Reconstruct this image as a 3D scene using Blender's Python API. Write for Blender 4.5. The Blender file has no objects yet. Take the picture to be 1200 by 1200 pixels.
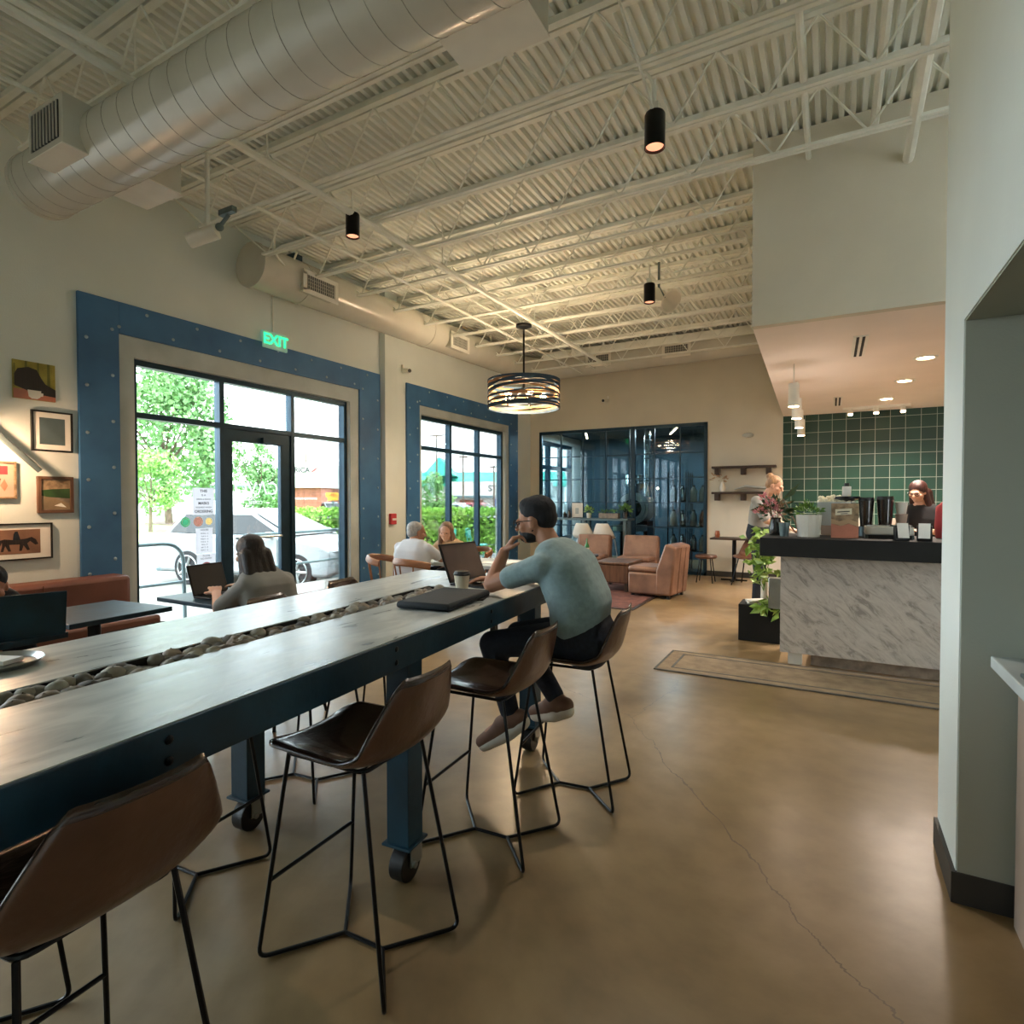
import bpy, bmesh, math, random
from mathutils import Vector, Matrix, Euler
R = math.radians; PI = math.pi
rnd = random.Random(7)
sc = bpy.context.scene
col = sc.collection
V = Vector

# ------------------------------------------------------------------ materials
def lin(h):
    h = h.lstrip('#'); o = []
    for i in (0, 2, 4):
        c = int(h[i:i+2], 16) / 255
        o.append(c / 12.92 if c <= .04045 else ((c + .055) / 1.055) ** 2.4)
    return o
def mat(name, color, rough=.6, metal=0., var=.12, scale=6., bump=0., bscale=60., spec=.5, coat=0., emit=None, estr=0., stretch=(1, 1, 1), c2=None, rvar=0., sheen=0.):
    m = bpy.data.materials.new(name); m.use_nodes = True
    nt = m.node_tree; N = nt.nodes; L = nt.links
    b = N['Principled BSDF']
    c = lin(color) if isinstance(color, str) else list(color)
    tc = N.new('ShaderNodeTexCoord'); mp = N.new('ShaderNodeMapping'); mp.inputs['Scale'].default_value = stretch
    L.new(tc.outputs['Object'], mp.inputs['Vector'])
    nz = N.new('ShaderNodeTexNoise'); nz.inputs['Scale'].default_value = scale; nz.inputs['Detail'].default_value = 5
    L.new(mp.outputs[0], nz.inputs['Vector'])
    rp = N.new('ShaderNodeValToRGB'); e = rp.color_ramp.elements
    d = lin(c2) if isinstance(c2, str) else ([max(0, x * (1 - 2 * var)) for x in c])
    u = c if c2 else [min(1, x * (1 + var)) for x in c]
    e[0].position = .3; e[0].color = (*d, 1); e[1].position = .7; e[1].color = (*u, 1)
    L.new(nz.outputs['Fac'], rp.inputs['Fac']); L.new(rp.outputs['Color'], b.inputs['Base Color'])
    b.inputs['Metallic'].default_value = metal; b.inputs['Specular IOR Level'].default_value = spec
    b.inputs['Roughness'].default_value = rough; b.inputs['Coat Weight'].default_value = coat
    b.inputs['Sheen Weight'].default_value = sheen
    if rvar:
        mr = N.new('ShaderNodeMapRange'); mr.inputs['To Min'].default_value = max(.02, rough - rvar); mr.inputs['To Max'].default_value = rough + rvar
        L.new(nz.outputs['Fac'], mr.inputs['Value']); L.new(mr.outputs[0], b.inputs['Roughness'])
    if bump:
        n2 = N.new('ShaderNodeTexNoise'); n2.inputs['Scale'].default_value = bscale; n2.inputs['Detail'].default_value = 4
        L.new(mp.outputs[0], n2.inputs['Vector'])
        bp = N.new('ShaderNodeBump'); bp.inputs['Strength'].default_value = bump; bp.inputs['Distance'].default_value = .01
        L.new(n2.outputs['Fac'], bp.inputs['Height']); L.new(bp.outputs[0], b.inputs['Normal'])
    if emit:
        b.inputs['Emission Color'].default_value = (*(lin(emit) if isinstance(emit, str) else emit), 1); b.inputs['Emission Strength'].default_value = estr
    m['b'] = b.name
    return m
def glass(name, tint=(1, 1, 1), refl=1.0, ior=1.45):
    m = bpy.data.materials.new(name); m.use_nodes = True
    nt = m.node_tree; N = nt.nodes; L = nt.links; N.clear()
    out = N.new('ShaderNodeOutputMaterial'); mx = N.new('ShaderNodeMixShader'); tr = N.new('ShaderNodeBsdfTransparent'); gl = N.new('ShaderNodeBsdfGlossy')
    fr = N.new('ShaderNodeFresnel'); fr.inputs['IOR'].default_value = ior
    ml = N.new('ShaderNodeMath'); ml.operation = 'MULTIPLY'; ml.inputs[1].default_value = refl
    tr.inputs[0].default_value = (*tint, 1); gl.inputs['Roughness'].default_value = .01; gl.inputs[0].default_value = (1, 1, 1, 1)
    L.new(fr.outputs[0], ml.inputs[0]); L.new(ml.outputs[0], mx.inputs[0]); L.new(tr.outputs[0], mx.inputs[1]); L.new(gl.outputs[0], mx.inputs[2]); L.new(mx.outputs[0], out.inputs[0])
    return m
M = {}
def mm(k, *a, **kw): M[k] = mat(k, *a, **kw); return M[k]
mm('wall', '#dce3df', .85, var=.03, scale=1.2, bump=.12, bscale=90)
mm('wall_plain', '#d3cdbc', .85, var=.03, scale=1.5, bump=.12, bscale=120)
mm('mustard', '#a89a48', .8, var=.15, scale=12)
mm('leaf_dry', '#7d7a3c', .8, var=.2)
mm('wall_shade', '#a6a899', .85, var=.03, scale=1.5, bump=.12, bscale=120)  # wall colour darkened to carry the shade of the near jamb
mm('soffit', '#ece1d8', .8, var=.02, scale=2)
mm('deck', '#e6e9e2', .55, var=.05, scale=2)
mm('joist', '#eceee6', .5, var=.05, scale=5)
mm('duct', '#cccabf', .27, metal=.0, spec=.8, var=.05, scale=2.5, bump=.04, bscale=8)
mm('duct_seam', '#a3a197', .5, var=.1)
mm('blue_steel', '#3f74a3', .5, metal=.0, var=.2, scale=2.5, bump=.1, bscale=20, c2='#315f8b')
mm('bolt', '#9db4c4', .35, metal=.6, var=.1)
mm('trim_grey', '#b9c1c0', .7, var=.08, scale=3)
mm('alu_dark', '#1c3a4a', .35, metal=.4, var=.1)
mm('alu_grey', '#69797c', .4, metal=.5, var=.1)
mm('vent_white', '#e6e4da', .5, var=.03)
mm('vent_dark', '#34393a', .6, var=.1)
mm('black', '#141414', .45, var=.2)
mm('black_matte', '#101212', .8, var=.2)
mm('black_metal', '#15171a', .32, metal=.6, var=.1)
mm('table_steel', '#12394a', .5, metal=.0, var=.25, scale=5, bump=.15, bscale=25)
mm('leather', '#5f4030', .32, var=.22, scale=5, bump=.35, bscale=18, coat=.25)
mm('leather_seat', '#36241d', .24, var=.3, scale=6, bump=.5, bscale=14, coat=.4, stretch=(1, .5, 1))
mm('leather_tan', '#8b6753', .5, var=.22, scale=4, bump=.25, bscale=18)
mm('leather_booth', '#6f4539', .5, var=.1, scale=4, bump=.1, bscale=30)
mm('stitch', '#6b4a35', .7)
mm('wood_dark', '#3a2a20', .5, var=.3, scale=3, stretch=(1, 8, 8), bump=.1)
mm('wood_trunk', '#6e4f3c', .4, var=.3, scale=3, stretch=(8, 1, 1), bump=.1)
mm('wood_chair', '#9a6a4a', .45, var=.2, scale=4, stretch=(1, 1, 6))
mm('white_plastic', '#d8d2c6', .45, var=.04)
mm('chrome', '#cfd2d4', .15, metal=1., var=.03)
mm('steel', '#a9adac', .3, metal=.9, var=.08)
mm('skin', '#b07d62', .55, var=.08, scale=8, spec=.4)
mm('skin_pale', '#d3a387', .55, var=.06, scale=8, spec=.4)
mm('hair_black', '#121218', .8, var=.3, scale=30, stretch=(1, 1, .3), bump=.6, bscale=60)
mm('hair_dark', '#241a17', .5, var=.35, scale=30, stretch=(3, 3, .15), bump=.5, bscale=50)
mm('hair_blond', '#a98460', .5, var=.3, scale=30, stretch=(3, 3, .2), bump=.4)
mm('hair_brown', '#8a6a50', .5, var=.3, scale=30, stretch=(3, 3, .2), bump=.4)
mm('hair_grey', '#a9a7a3', .6, var=.15, scale=40, bump=.4)
mm('hair_auburn', '#3d1d16', .45, var=.3, scale=30, stretch=(3, 3, .2), bump=.4)
mm('screen_brown', '#4a4040', .12, spec=.8)
mm('polo', '#7f9596', .85, var=.08, scale=40, bump=.6, bscale=9, sheen=.2)
mm('denim', '#18212e', .85, var=.2, scale=60, bump=.2, bscale=30)
mm('shoe_tan', '#7a5a49', .7, var=.15)
mm('sole_white', '#d9d3c6', .6)
mm('shirt_white', '#c9cdd3', .85, var=.04, bump=.2, bscale=14)
mm('blouse_tan', '#b99a77', .85, var=.1, bump=.2, bscale=14)
mm('shirt_grey', '#8e8e8a', .85, var=.08, bump=.2, bscale=14)
mm('shirt_black', '#1b1a1b', .85, var=.1, bump=.2, bscale=14)
mm('paper', '#ece9e2', .8, var=.02)
mm('paper_cup', '#c8bda6', .7, var=.04)
mm('ink', '#3a3a3c', .7)
mm('red', '#c23a40', .6, var=.05)
mm('rug', '#9a876c', .95, var=.25, scale=9, bump=.3, bscale=120, c2='#7d6c57')
mm('rug_red', '#6b3f33', .95, var=.25, scale=9, bump=.3, bscale=120)
mm('leaf', '#6f9a3e', .45, var=.25, scale=8, c2='#41692a')
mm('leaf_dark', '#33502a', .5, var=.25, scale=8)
mm('leaf_light', '#b3cf72', .45, var=.2, scale=8, c2='#7fa84a')
mm('tree_leaf', '#7fa568', .7, var=.3, scale=.6, c2='#4d7a46')
mm('tree_leaf2', '#9cc06a', .7, var=.3, scale=.6, c2='#5f9350')
mm('hedge', '#93ba4c', .8, var=.3, scale=1.5, c2='#6ba23c')
mm('bark', '#6b5a4b', .9, var=.2, scale=4, bump=.4)
mm('pot_white', '#d9d5ca', .35, var=.03)
mm('wicker', '#9c8468', .8, var=.3, scale=20, bump=.5, bscale=60)
mm('flower_pink', '#e39aa0', .6, var=.1)
mm('flower_white', '#e9e2c8', .6, var=.1)
mm('asphalt', '#6f6a63', .95, var=.1, scale=.4, bump=.1, bscale=20)
mm('sidewalk', '#85807a', .95, var=.06, scale=1)
mm('grass', '#8fae5a', .95, var=.3, scale=1.2, c2='#6a8a44', bump=.4, bscale=10)
mm('mulch', '#6a5244', .95, var=.3, scale=2)
mm('car_white', '#909496', .22, var=.01, coat=.8)
mm('car_silver', '#9aa3aa', .25, metal=.4, var=.02, coat=.8)
mm('car_red', '#8a2a26', .25, var=.02, coat=.8)
mm('car_glass', '#0c1218', .25, var=.1, spec=.4)
mm('tire', '#1d1d1f', .85, var=.1)
mm('teal_roof', '#3fb39b', .6, var=.08, scale=.5)
mm('brick', '#a1644f', .9, var=.2, scale=2)
mm('fascia', '#cfccc5', .8, var=.03)
mm('sign_yellow', '#f2b23a', .5, var=.05)
mm('sign_blue', '#2a4bb0', .5)
mm('room_blue', '#35505c', .6, var=.15, scale=1.5)
mm('room_dark', '#22333a', .6, var=.2, scale=1.5)
mm('stone_a', '#a09a8b', .7, var=.2, scale=12)
mm('stone_b', '#7a756a', .7, var=.2, scale=12)
mm('stone_c', '#5c5953', .7, var=.2, scale=12)
mm('stone_d', '#8f8070', .7, var=.2, scale=12)
mm('base_dark', '#32312e', .5, var=.1)
mm('cab_pink', '#b39d8c', .6, var=.03)
mm('copper', '#a8664a', .3, metal=.7)
mm('bottle_green', '#2f7a3a', .2, var=.1)
mm('folder', '#0b1820', .7, var=.2, bump=.2)
mm('denim_blue', '#4a5f7a', .85)
mm('bulb', '#fff2df', .4, emit='#ffd9a8', estr=25)
mm('lamp_warm', '#ffe8d2', .4, emit='#ffcfa0', estr=14)
mm('lamp_can', '#ffd9c8', .4, emit='#ff9f78', estr=.35)
mm('exit_green', '#35d07a', .4, emit='#1fe07a', estr=.75)
mm('exit_face', '#b9c9c0', .5, emit='#7fd8b4', estr=.05)
mm('drum_band', '#243f55', .55, metal=.0, var=.15, scale=4)
mm('drum_inner', '#b98a5c', .6, var=.15, scale=4)
mm('glass_dark_jar', '#262220', .15, spec=.8)
mm('coral', '#c07a62', .5)
M['glass'] = glass('window_glass', (.97, .985, .98), .8)
M['glass_tint'] = glass('tinted_window_glass', (.84, .87, .865), .8)
M['glass_dark'] = glass('partition_glass', (.62, .74, .78), 1.0)
M['glass_clear'] = glass('clear_glass', (.93, .95, .95), 1.2)

def backlit(name, c):
    m = mat(name, c, .8, var=.03); nt = m.node_tree; N = nt.nodes; L = nt.links; b = N['Principled BSDF']
    tl = N.new('ShaderNodeBsdfTranslucent'); tl.inputs[0].default_value = (*lin(c), 1); mx = N.new('ShaderNodeMixShader'); mx.inputs[0].default_value = .75
    L.new(b.outputs[0], mx.inputs[1]); L.new(tl.outputs[0], mx.inputs[2]); L.new(mx.outputs[0], N['Material Output'].inputs[0]); M[name] = m
for a_, b_ in (('thin_paper', '#e2dfe2'), ('thin_green', '#3f8a62'), ('thin_brown', '#9c6658'), ('thin_tan', '#c9a868'), ('thin_red', '#a82a36'), ('thin_letter', '#ffffff')): backlit(a_, b_)
def nodemat(name, base, build):
    m = mat(name, base); nt = m.node_tree; build(nt, nt.nodes, nt.links, nt.nodes['Principled BSDF']); M[name] = m; return m
def _floor(nt, N, L, b):
    tc = N.new('ShaderNodeTexCoord'); n1 = N.new('ShaderNodeTexNoise'); n1.inputs['Scale'].default_value = .55; n1.inputs['Detail'].default_value = 9; n1.inputs['Roughness'].default_value = .62; n1.inputs['Distortion'].default_value = .8
    n2 = N.new('ShaderNodeTexNoise'); n2.inputs['Scale'].default_value = 7; n2.inputs['Detail'].default_value = 8
    L.new(tc.outputs['Object'], n1.inputs[0]); L.new(tc.outputs['Object'], n2.inputs[0])
    r = N.new('ShaderNodeValToRGB'); e = r.color_ramp.elements
    e[0].position = .3; e[0].color = (*lin('#6b583f'), 1); e[1].position = .72; e[1].color = (*lin('#a68e70'), 1); k = e.new(.5); k.color = (*lin('#8a7452'), 1)
    L.new(n1.outputs[0], r.inputs[0])
    mx = N.new('ShaderNodeMix'); mx.data_type = 'RGBA'; mx.blend_type = 'MULTIPLY'; mx.inputs[0].default_value = .5
    r2 = N.new('ShaderNodeValToRGB'); r2.color_ramp.elements[0].color = (.62, .6, .56, 1); r2.color_ramp.elements[0].position = .3; r2.color_ramp.elements[1].color = (1, 1, 1, 1); r2.color_ramp.elements[1].position = .6
    L.new(n2.outputs[0], r2.inputs[0]); L.new(r.outputs[0], mx.inputs[6]); L.new(r2.outputs[0], mx.inputs[7])
    # hairline cracks and saw-cut joints
    vo = N.new('ShaderNodeTexVoronoi'); vo.feature = 'DISTANCE_TO_EDGE'; vo.inputs['Scale'].default_value = .33
    ad = N.new('ShaderNodeVectorMath'); ad.operation = 'MULTIPLY_ADD'; ad.inputs[1].default_value = (.5, .5, .5); L.new(n1.outputs['Color'], ad.inputs[0]); L.new(tc.outputs['Object'], ad.inputs[2]); L.new(ad.outputs[0], vo.inputs[0])
    lt = N.new('ShaderNodeMath'); lt.operation = 'LESS_THAN'; lt.inputs[1].default_value = .0009; L.new(vo.outputs[0], lt.inputs[0])
    m2 = N.new('ShaderNodeMix'); m2.data_type = 'RGBA'; L.new(lt.outputs[0], m2.inputs[0]); L.new(mx.outputs[2], m2.inputs[6]); m2.inputs[7].default_value = (*lin('#6d5b46'), 1)
    L.new(m2.outputs[2], b.inputs['Base Color'])
    mr = N.new('ShaderNodeMapRange'); mr.inputs['To Min'].default_value = .2; mr.inputs['To Max'].default_value = .42; L.new(n1.outputs[0], mr.inputs[0]); L.new(mr.outputs[0], b.inputs['Roughness'])
    bp = N.new('ShaderNodeBump'); bp.inputs['Strength'].default_value = .06; bp.inputs['Distance'].default_value = .02; L.new(n2.outputs[0], bp.inputs['Height']); L.new(bp.outputs[0], b.inputs['Normal'])
    b.inputs['Specular IOR Level'].default_value = .6
nodemat('concrete_floor', '#98805f', _floor)
def _marble(nt, N, L, b):
    tc = N.new('ShaderNodeTexCoord'); m0 = N.new('ShaderNodeMapping'); m0.inputs['Rotation'].default_value = (0, R(-42), 0); mp = N.new('ShaderNodeMapping'); mp.inputs['Scale'].default_value = (1.3, 1, 4.5)
    L.new(tc.outputs['Object'], m0.inputs[0]); L.new(m0.outputs[0], mp.inputs[0])
    w = N.new('ShaderNodeTexNoise'); w.inputs['Scale'].default_value = 4.2; w.inputs['Detail'].default_value = 12; w.inputs['Distortion'].default_value = .9; w.inputs['Roughness'].default_value = .7; L.new(mp.outputs[0], w.inputs[0])
    r = N.new('ShaderNodeValToRGB'); e = r.color_ramp.elements; e[0].position = .38; e[0].color = (*lin('#928a82'), 1); e[1].position = .6; e[1].color = (*lin('#c3bbb1'), 1)
    k = e.new(.47); k.color = (*lin('#b5aca2'), 1); L.new(w.outputs[0], r.inputs[0]); L.new(r.outputs[0], b.inputs['Base Color']); b.inputs['Roughness'].default_value = .3
nodemat('marble', '#c8c0b6', _marble)
def _tile(nt, N, L, b):
    tc = N.new('ShaderNodeTexCoord'); mp = N.new('ShaderNodeMapping'); mp.inputs['Rotation'].default_value = (R(90), 0, 0); L.new(tc.outputs['Object'], mp.inputs[0])
    br = N.new('ShaderNodeTexBrick'); br.offset = 0; br.inputs['Scale'].default_value = 1; br.inputs['Brick Width'].default_value = .208; br.inputs['Row Height'].default_value = .2; br.inputs['Mortar Size'].default_value = .0042; br.inputs['Mortar Smooth'].default_value = .1
    br.inputs['Color1'].default_value = (*lin('#17382e'), 1); br.inputs['Color2'].default_value = (*lin('#1f4738'), 1); br.inputs['Mortar'].default_value = (*lin('#a3aa9c'), 1)
    L.new(mp.outputs[0], br.inputs[0]); L.new(br.outputs['Color'], b.inputs['Base Color']); b.inputs['Roughness'].default_value = .35
    bp = N.new('ShaderNodeBump'); bp.inputs['Strength'].default_value = .4; bp.inputs['Distance'].default_value = .004; bp.invert = True; L.new(br.outputs['Fac'], bp.inputs['Height']); L.new(bp.outputs[0], b.inputs['Normal'])
nodemat('green_tile', '#2b5a48', _tile)
def _ttop(nt, N, L, b):
    tc = N.new('ShaderNodeTexCoord'); mp = N.new('ShaderNodeMapping'); mp.inputs['Scale'].default_value = (5, 1.4, 1); L.new(tc.outputs['Object'], mp.inputs[0])
    n = N.new('ShaderNodeTexNoise'); n.inputs['Scale'].default_value = 2.2; n.inputs['Detail'].default_value = 10; n.inputs['Distortion'].default_value = 1.2; L.new(mp.outputs[0], n.inputs[0])
    r = N.new('ShaderNodeValToRGB'); e = r.color_ramp.elements; e[0].position = .33; e[0].color = (*lin('#a0a5a3'), 1); e[1].position = .62; e[1].color = (*lin('#c8cbc6'), 1); L.new(n.outputs[0], r.inputs[0]); L.new(r.outputs[0], b.inputs['Base Color'])
    mr = N.new('ShaderNodeMapRange'); mr.inputs['To Min'].default_value = .2; mr.inputs['To Max'].default_value = .42; L.new(n.outputs[0], mr.inputs[0]); L.new(mr.outputs[0], b.inputs['Roughness'])
    bp = N.new('ShaderNodeBump'); bp.inputs['Strength'].default_value = .12; bp.inputs['Distance'].default_value = .01; L.new(n.outputs[0], bp.inputs['Height']); L.new(bp.outputs[0], b.inputs['Normal'])
nodemat('table_top', '#9a9a90', _ttop)

# ------------------------------------------------------------------ mesh builder
class MB:
    def __init__(s): s.v = []; s.f = []; s.mi = []; s.c = 0
    def add(s, vs, fs):
        o = len(s.v); s.v += [V(p) for p in vs]; s.f += [[i + o for i in f] for f in fs]; s.mi += [s.c] * len(fs); return s
    def box(s, a, b, T=None):
        (x0, y0, z0), (x1, y1, z1) = a, b
        vs = [V((x, y, z)) for z in (z0, z1) for x, y in ((x0, y0), (x1, y0), (x1, y1), (x0, y1))]
        if T: vs = [T @ p for p in vs]
        return s.add(vs, [(3, 2, 1, 0), (4, 5, 6, 7), (0, 1, 5, 4), (1, 2, 6, 5), (2, 3, 7, 6), (3, 0, 4, 7)])
    def cbox(s, c, d, rz=0, rx=0, ry=0):
        T = Matrix.Translation(c) @ Euler((rx, ry, rz)).to_matrix().to_4x4()
        return s.box((-d[0]/2, -d[1]/2, -d[2]/2), (d[0]/2, d[1]/2, d[2]/2), T)
    def rings(s, rs, closed=True, caps=True):
        n = len(rs[0]); vs = [p for r in rs for p in r]; fs = []
        for i in range(len(rs) - 1):
            for j in range(n if closed else n - 1):
                k = (j + 1) % n; fs.append((i*n+j, i*n+k, (i+1)*n+k, (i+1)*n+j))
        if caps and closed: fs += [tuple(reversed(range(n))), tuple((len(rs)-1)*n + j for j in range(n))]
        return s.add(vs, fs)
    def tube(s, pts, r, n=8, loop=False, caps=True, radii=None, flat=None):
        pts = [V(p) for p in pts]; m = len(pts); rs = []; up = None
        for i, p in enumerate(pts):
            a = pts[(i-1) % m] if (loop or i > 0) else p; b = pts[(i+1) % m] if (loop or i < m-1) else p
            t = (b - a).normalized()
            if up is None: up = V((0, 0, 1)) if abs(t.z) < .95 else V((1, 0, 0))
            x = t.cross(up)
            if x.length < 1e-4: x = t.cross(V((0, 1, 0)))
            x.normalize(); y = x.cross(t).normalized(); up = y
            rr = radii[i] if radii else r
            rs.append([p + (x * math.cos(2*PI*k/n) + y * math.sin(2*PI*k/n) * (flat or 1)) * rr for k in range(n)])
        if loop: rs.append(rs[0]); return s.rings(rs, True, False)
        return s.rings(rs, True, caps)
    def cyl(s, a, b, r, n=16, r2=None): return s.tube([a, b], r, n, radii=[r, r if r2 is None else r2])
    def lathe(s, prof, c=(0, 0, 0), n=24, T=None, a0=0, a1=2*PI):
        c = V(c); full = abs(a1 - a0 - 2*PI) < 1e-6; k = n if full else n + 1
        rs = [[c + V((r * math.cos(a0 + (a1-a0)*j/n), r * math.sin(a0 + (a1-a0)*j/n), z)) for j in range(k)] for r, z in prof]
        if T: rs = [[T @ p for p in q] for q in rs]
        return s.rings(rs, full, full and prof[0][0] > 1e-5 and tuple(prof[0]) != tuple(prof[-1])) if full else s.rings(rs, False, False)
    def prism(s, poly, h0, h1, ax='z', T=None):
        def q(p, h): return V((p[0], p[1], h)) if ax == 'z' else V((p[0], h, p[1])) if ax == 'y' else V((h, p[0], p[1]))
        n = len(poly); vs = [q(p, h0) for p in poly] + [q(p, h1) for p in poly]
        if T: vs = [T @ v for v in vs]
        return s.add(vs, [tuple(reversed(range(n))), tuple(range(n, 2*n))] + [(i, (i+1) % n, n+(i+1) % n, n+i) for i in range(n)])
    def ell(s, c, r, n=16, m=10, rot=(0, 0, 0)):
        E = Euler(rot).to_matrix(); c = V(c)
        rs = [[c + E @ V((r[0]*math.sin(t)*math.cos(2*PI*j/n), r[1]*math.sin(t)*math.sin(2*PI*j/n), -r[2]*math.cos(t))) for j in range(n)] for t in [PI*(i+.02)/(m+.04) + .005 for i in range(m+1)]]
        return s.rings(rs)
    def cap(s, a, ra, b, rb, n=12):
        a = V(a); b = V(b); d = b - a; L = d.length or 1e-5; t = d / L
        pts = []; rad = []
        for k in range(5):
            w = PI/2*(k+.15)/5; pts.append(a - t*ra*math.cos(w)); rad.append(ra*math.sin(w))
        pts.append(a); rad.append(ra); pts.append(b); rad.append(rb)
        for k in range(4, -1, -1):
            w = PI/2*(k+.15)/5; pts.append(b + t*rb*math.cos(w)); rad.append(rb*math.sin(w))
        return s.tube(pts, 0, n, radii=rad)
    def quad(s, a, b, c, d): return s.add([a, b, c, d], [(0, 1, 2, 3)])
    def mesh(s, name):
        me = bpy.data.meshes.new(name); me.from_pydata([tuple(p) for p in s.v], [], s.f); me.update()
        for i, k in enumerate(s.mi): me.polygons[i].material_index = k
        bm = bmesh.new(); bm.from_mesh(me); bmesh.ops.recalc_face_normals(bm, faces=bm.faces); bm.to_mesh(me); bm.free()
        return me
def fillet(pts, r, n=4):
    pts = [V(p) for p in pts]; o = [pts[0]]
    for i in range(1, len(pts)-1):
        p = pts[i]; a = (pts[i-1]-p); b = (pts[i+1]-p); q = min(r, a.length*.45, b.length*.45)
        A = p + a.normalized()*q; B = p + b.normalized()*q
        for k in range(n+1):
            t = k/n; o.append(A*(1-t)**2 + p*2*t*(1-t) + B*t*t)
    o.append(pts[-1]); return o
def tag(o, label=None, cat=None, group=None, kind=None):
    if label: o['label'] = label
    if cat: o['category'] = cat
    if group: o['group'] = group
    if kind: o['kind'] = kind
    return o
def obj(name, mb, m, parent=None, bev=0, smooth=True, solid=0, sub=0, loc=None, rz=0, ang=35):
    me = mb.mesh(name) if isinstance(mb, MB) else mb
    o = bpy.data.objects.new(name, me); col.objects.link(o)
    for x in (m if isinstance(m, (list, tuple)) else [m]): me.materials.append(M[x] if isinstance(x, str) else x)
    if smooth:
        me.polygons.foreach_set('use_smooth', [True]*len(me.polygons)); me.set_sharp_from_angle(angle=R(ang))
    if solid: k = o.modifiers.new('s', 'SOLIDIFY'); k.thickness = solid; k.offset = 0
    if sub: k = o.modifiers.new('u', 'SUBSURF'); k.levels = k.render_levels = sub
    if bev: k = o.modifiers.new('b', 'BEVEL'); k.width = bev; k.segments = 2; k.limit_method = 'ANGLE'; k.angle_limit = R(40); k.harden_normals = False
    if parent: o.parent = parent
    if loc: o.location = loc
    if rz: o.rotation_euler.z = rz
    return o
def thing(name, label, cat, loc=(0, 0, 0), rz=0, group=None):
    o = bpy.data.objects.new(name, None); col.objects.link(o); o.location = loc; o.rotation_euler.z = rz; o.empty_display_size = .1
    return tag(o, label, cat, group)
def struct(name, mb, m, parent=None, **k):
    o = obj(name, mb, m, parent, **k)
    if not parent: o['kind'] = 'structure'
    return o
def kids(o): return [c for c in bpy.data.objects if c.parent == o]
def dup(o, loc=None, rz=None, label=None, parent=None):
    c = o.copy(); col.objects.link(c)
    if parent: c.parent = parent
    for ch in kids(o): dup(ch, parent=c)
    if loc is not None: c.location = loc
    if rz is not None: c.rotation_euler.z = rz
    if label: c['label'] = label
    return c
def remesh(mb, voxel, smooth=4, tmp='blob'):
    me = mb.mesh(tmp); o = bpy.data.objects.new(tmp, me); col.objects.link(o)
    k = o.modifiers.new('r', 'REMESH'); k.mode = 'VOXEL'; k.voxel_size = voxel; k.use_smooth_shade = True
    if smooth: q = o.modifiers.new('s', 'SMOOTH'); q.iterations = smooth; q.factor = .5
    dg = bpy.context.evaluated_depsgraph_get(); dg.update()
    out = bpy.data.meshes.new_from_object(o.evaluated_get(dg)); bpy.data.objects.remove(o); bpy.data.meshes.remove(me)
    return out
def text(s, size, depth=.002, mirror=False, bold=False, align='CENTER'):
    cu = bpy.data.curves.new('t', 'FONT'); cu.body = s; cu.size = size; cu.extrude = depth; cu.align_x = align; cu.align_y = 'CENTER'
    if bold: cu.offset = size*.02
    o = bpy.data.objects.new('t', cu); col.objects.link(o)
    dg = bpy.context.evaluated_depsgraph_get(); dg.update()
    me = bpy.data.meshes.new_from_object(o.evaluated_get(dg)); bpy.data.objects.remove(o)
    if mirror: me.transform(Matrix.Scale(-1, 4, (1, 0, 0))); me.flip_normals()
    return me
FX = Matrix(((0, 0, 1, 0), (1, 0, 0, 0), (0, 1, 0, 0), (0, 0, 0, 1)))      # text plane -> faces +X, reads along +Y
FY = Matrix(((1, 0, 0, 0), (0, 0, -1, 0), (0, 1, 0, 0), (0, 0, 0, 1)))     # text plane -> faces -Y, reads along +X
def put_text(name, s, size, m, T, loc, parent=None, **k):
    me = text(s, size, **k); me.transform(T); o = obj(name, me, m, parent, smooth=False, loc=loc); return o
# ------------------------------------------------------------------ room shell
WX = -5.8; BY = 11.3; DZ = 4.47; Y0 = -4.5; XR = 4.2
struct('floor', MB().box((WX-.15, Y0-.2, -.1), (XR, 14.6, 0)), 'concrete_floor', smooth=False)
# left wall with openings (window_1 storefront, window_2, roasting-room window, added unseen opening for fill daylight)
OP = [(-4.0, 1.3, 0, 3.1), (3.06, 5.86, 0, 2.78), (7.43, 10.16, 0.02, 2.81), (11.75, 13.75, .45, 2.8)]
w = MB(); y = Y0 - .2
for a, b, z0, z1 in OP:
    w.box((WX-.2, y, 0), (WX, a, 4.6)); w.box((WX-.2, a, z1), (WX, b, 4.6))
    if z0 > 0: w.box((WX-.2, a, 0), (WX, b, z0))
    y = b
w.box((WX-.2, y, 0), (WX, 14.6, 4.6))
struct('wall_left', w, 'wall', smooth=False)
w = MB(); w.box((WX, BY, 2.9), (-.76, BY+.12, 4.6)).box((-2.06, BY, 0), (-.76, BY+.12, 2.9)).box((WX, BY, 0), (-5.56, BY+.12, 2.9)).box((-.76, BY, 0), (XR, BY+.12, 4.6))
struct('wall_back', w, 'wall_plain', smooth=False)
struct('trim_9', MB().box((-.76, BY-.012, .9), (3.2, BY, 2.91)), 'green_tile', smooth=False)
struct('baseboard_back', MB().box((-2.06, BY-.014, 0), (-.3, BY, .1)), 'base_dark', smooth=False)
struct('wall_rear', MB().box((WX, Y0-.2, 0), (XR, Y0, 4.6)), 'wall_plain', smooth=False)
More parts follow.
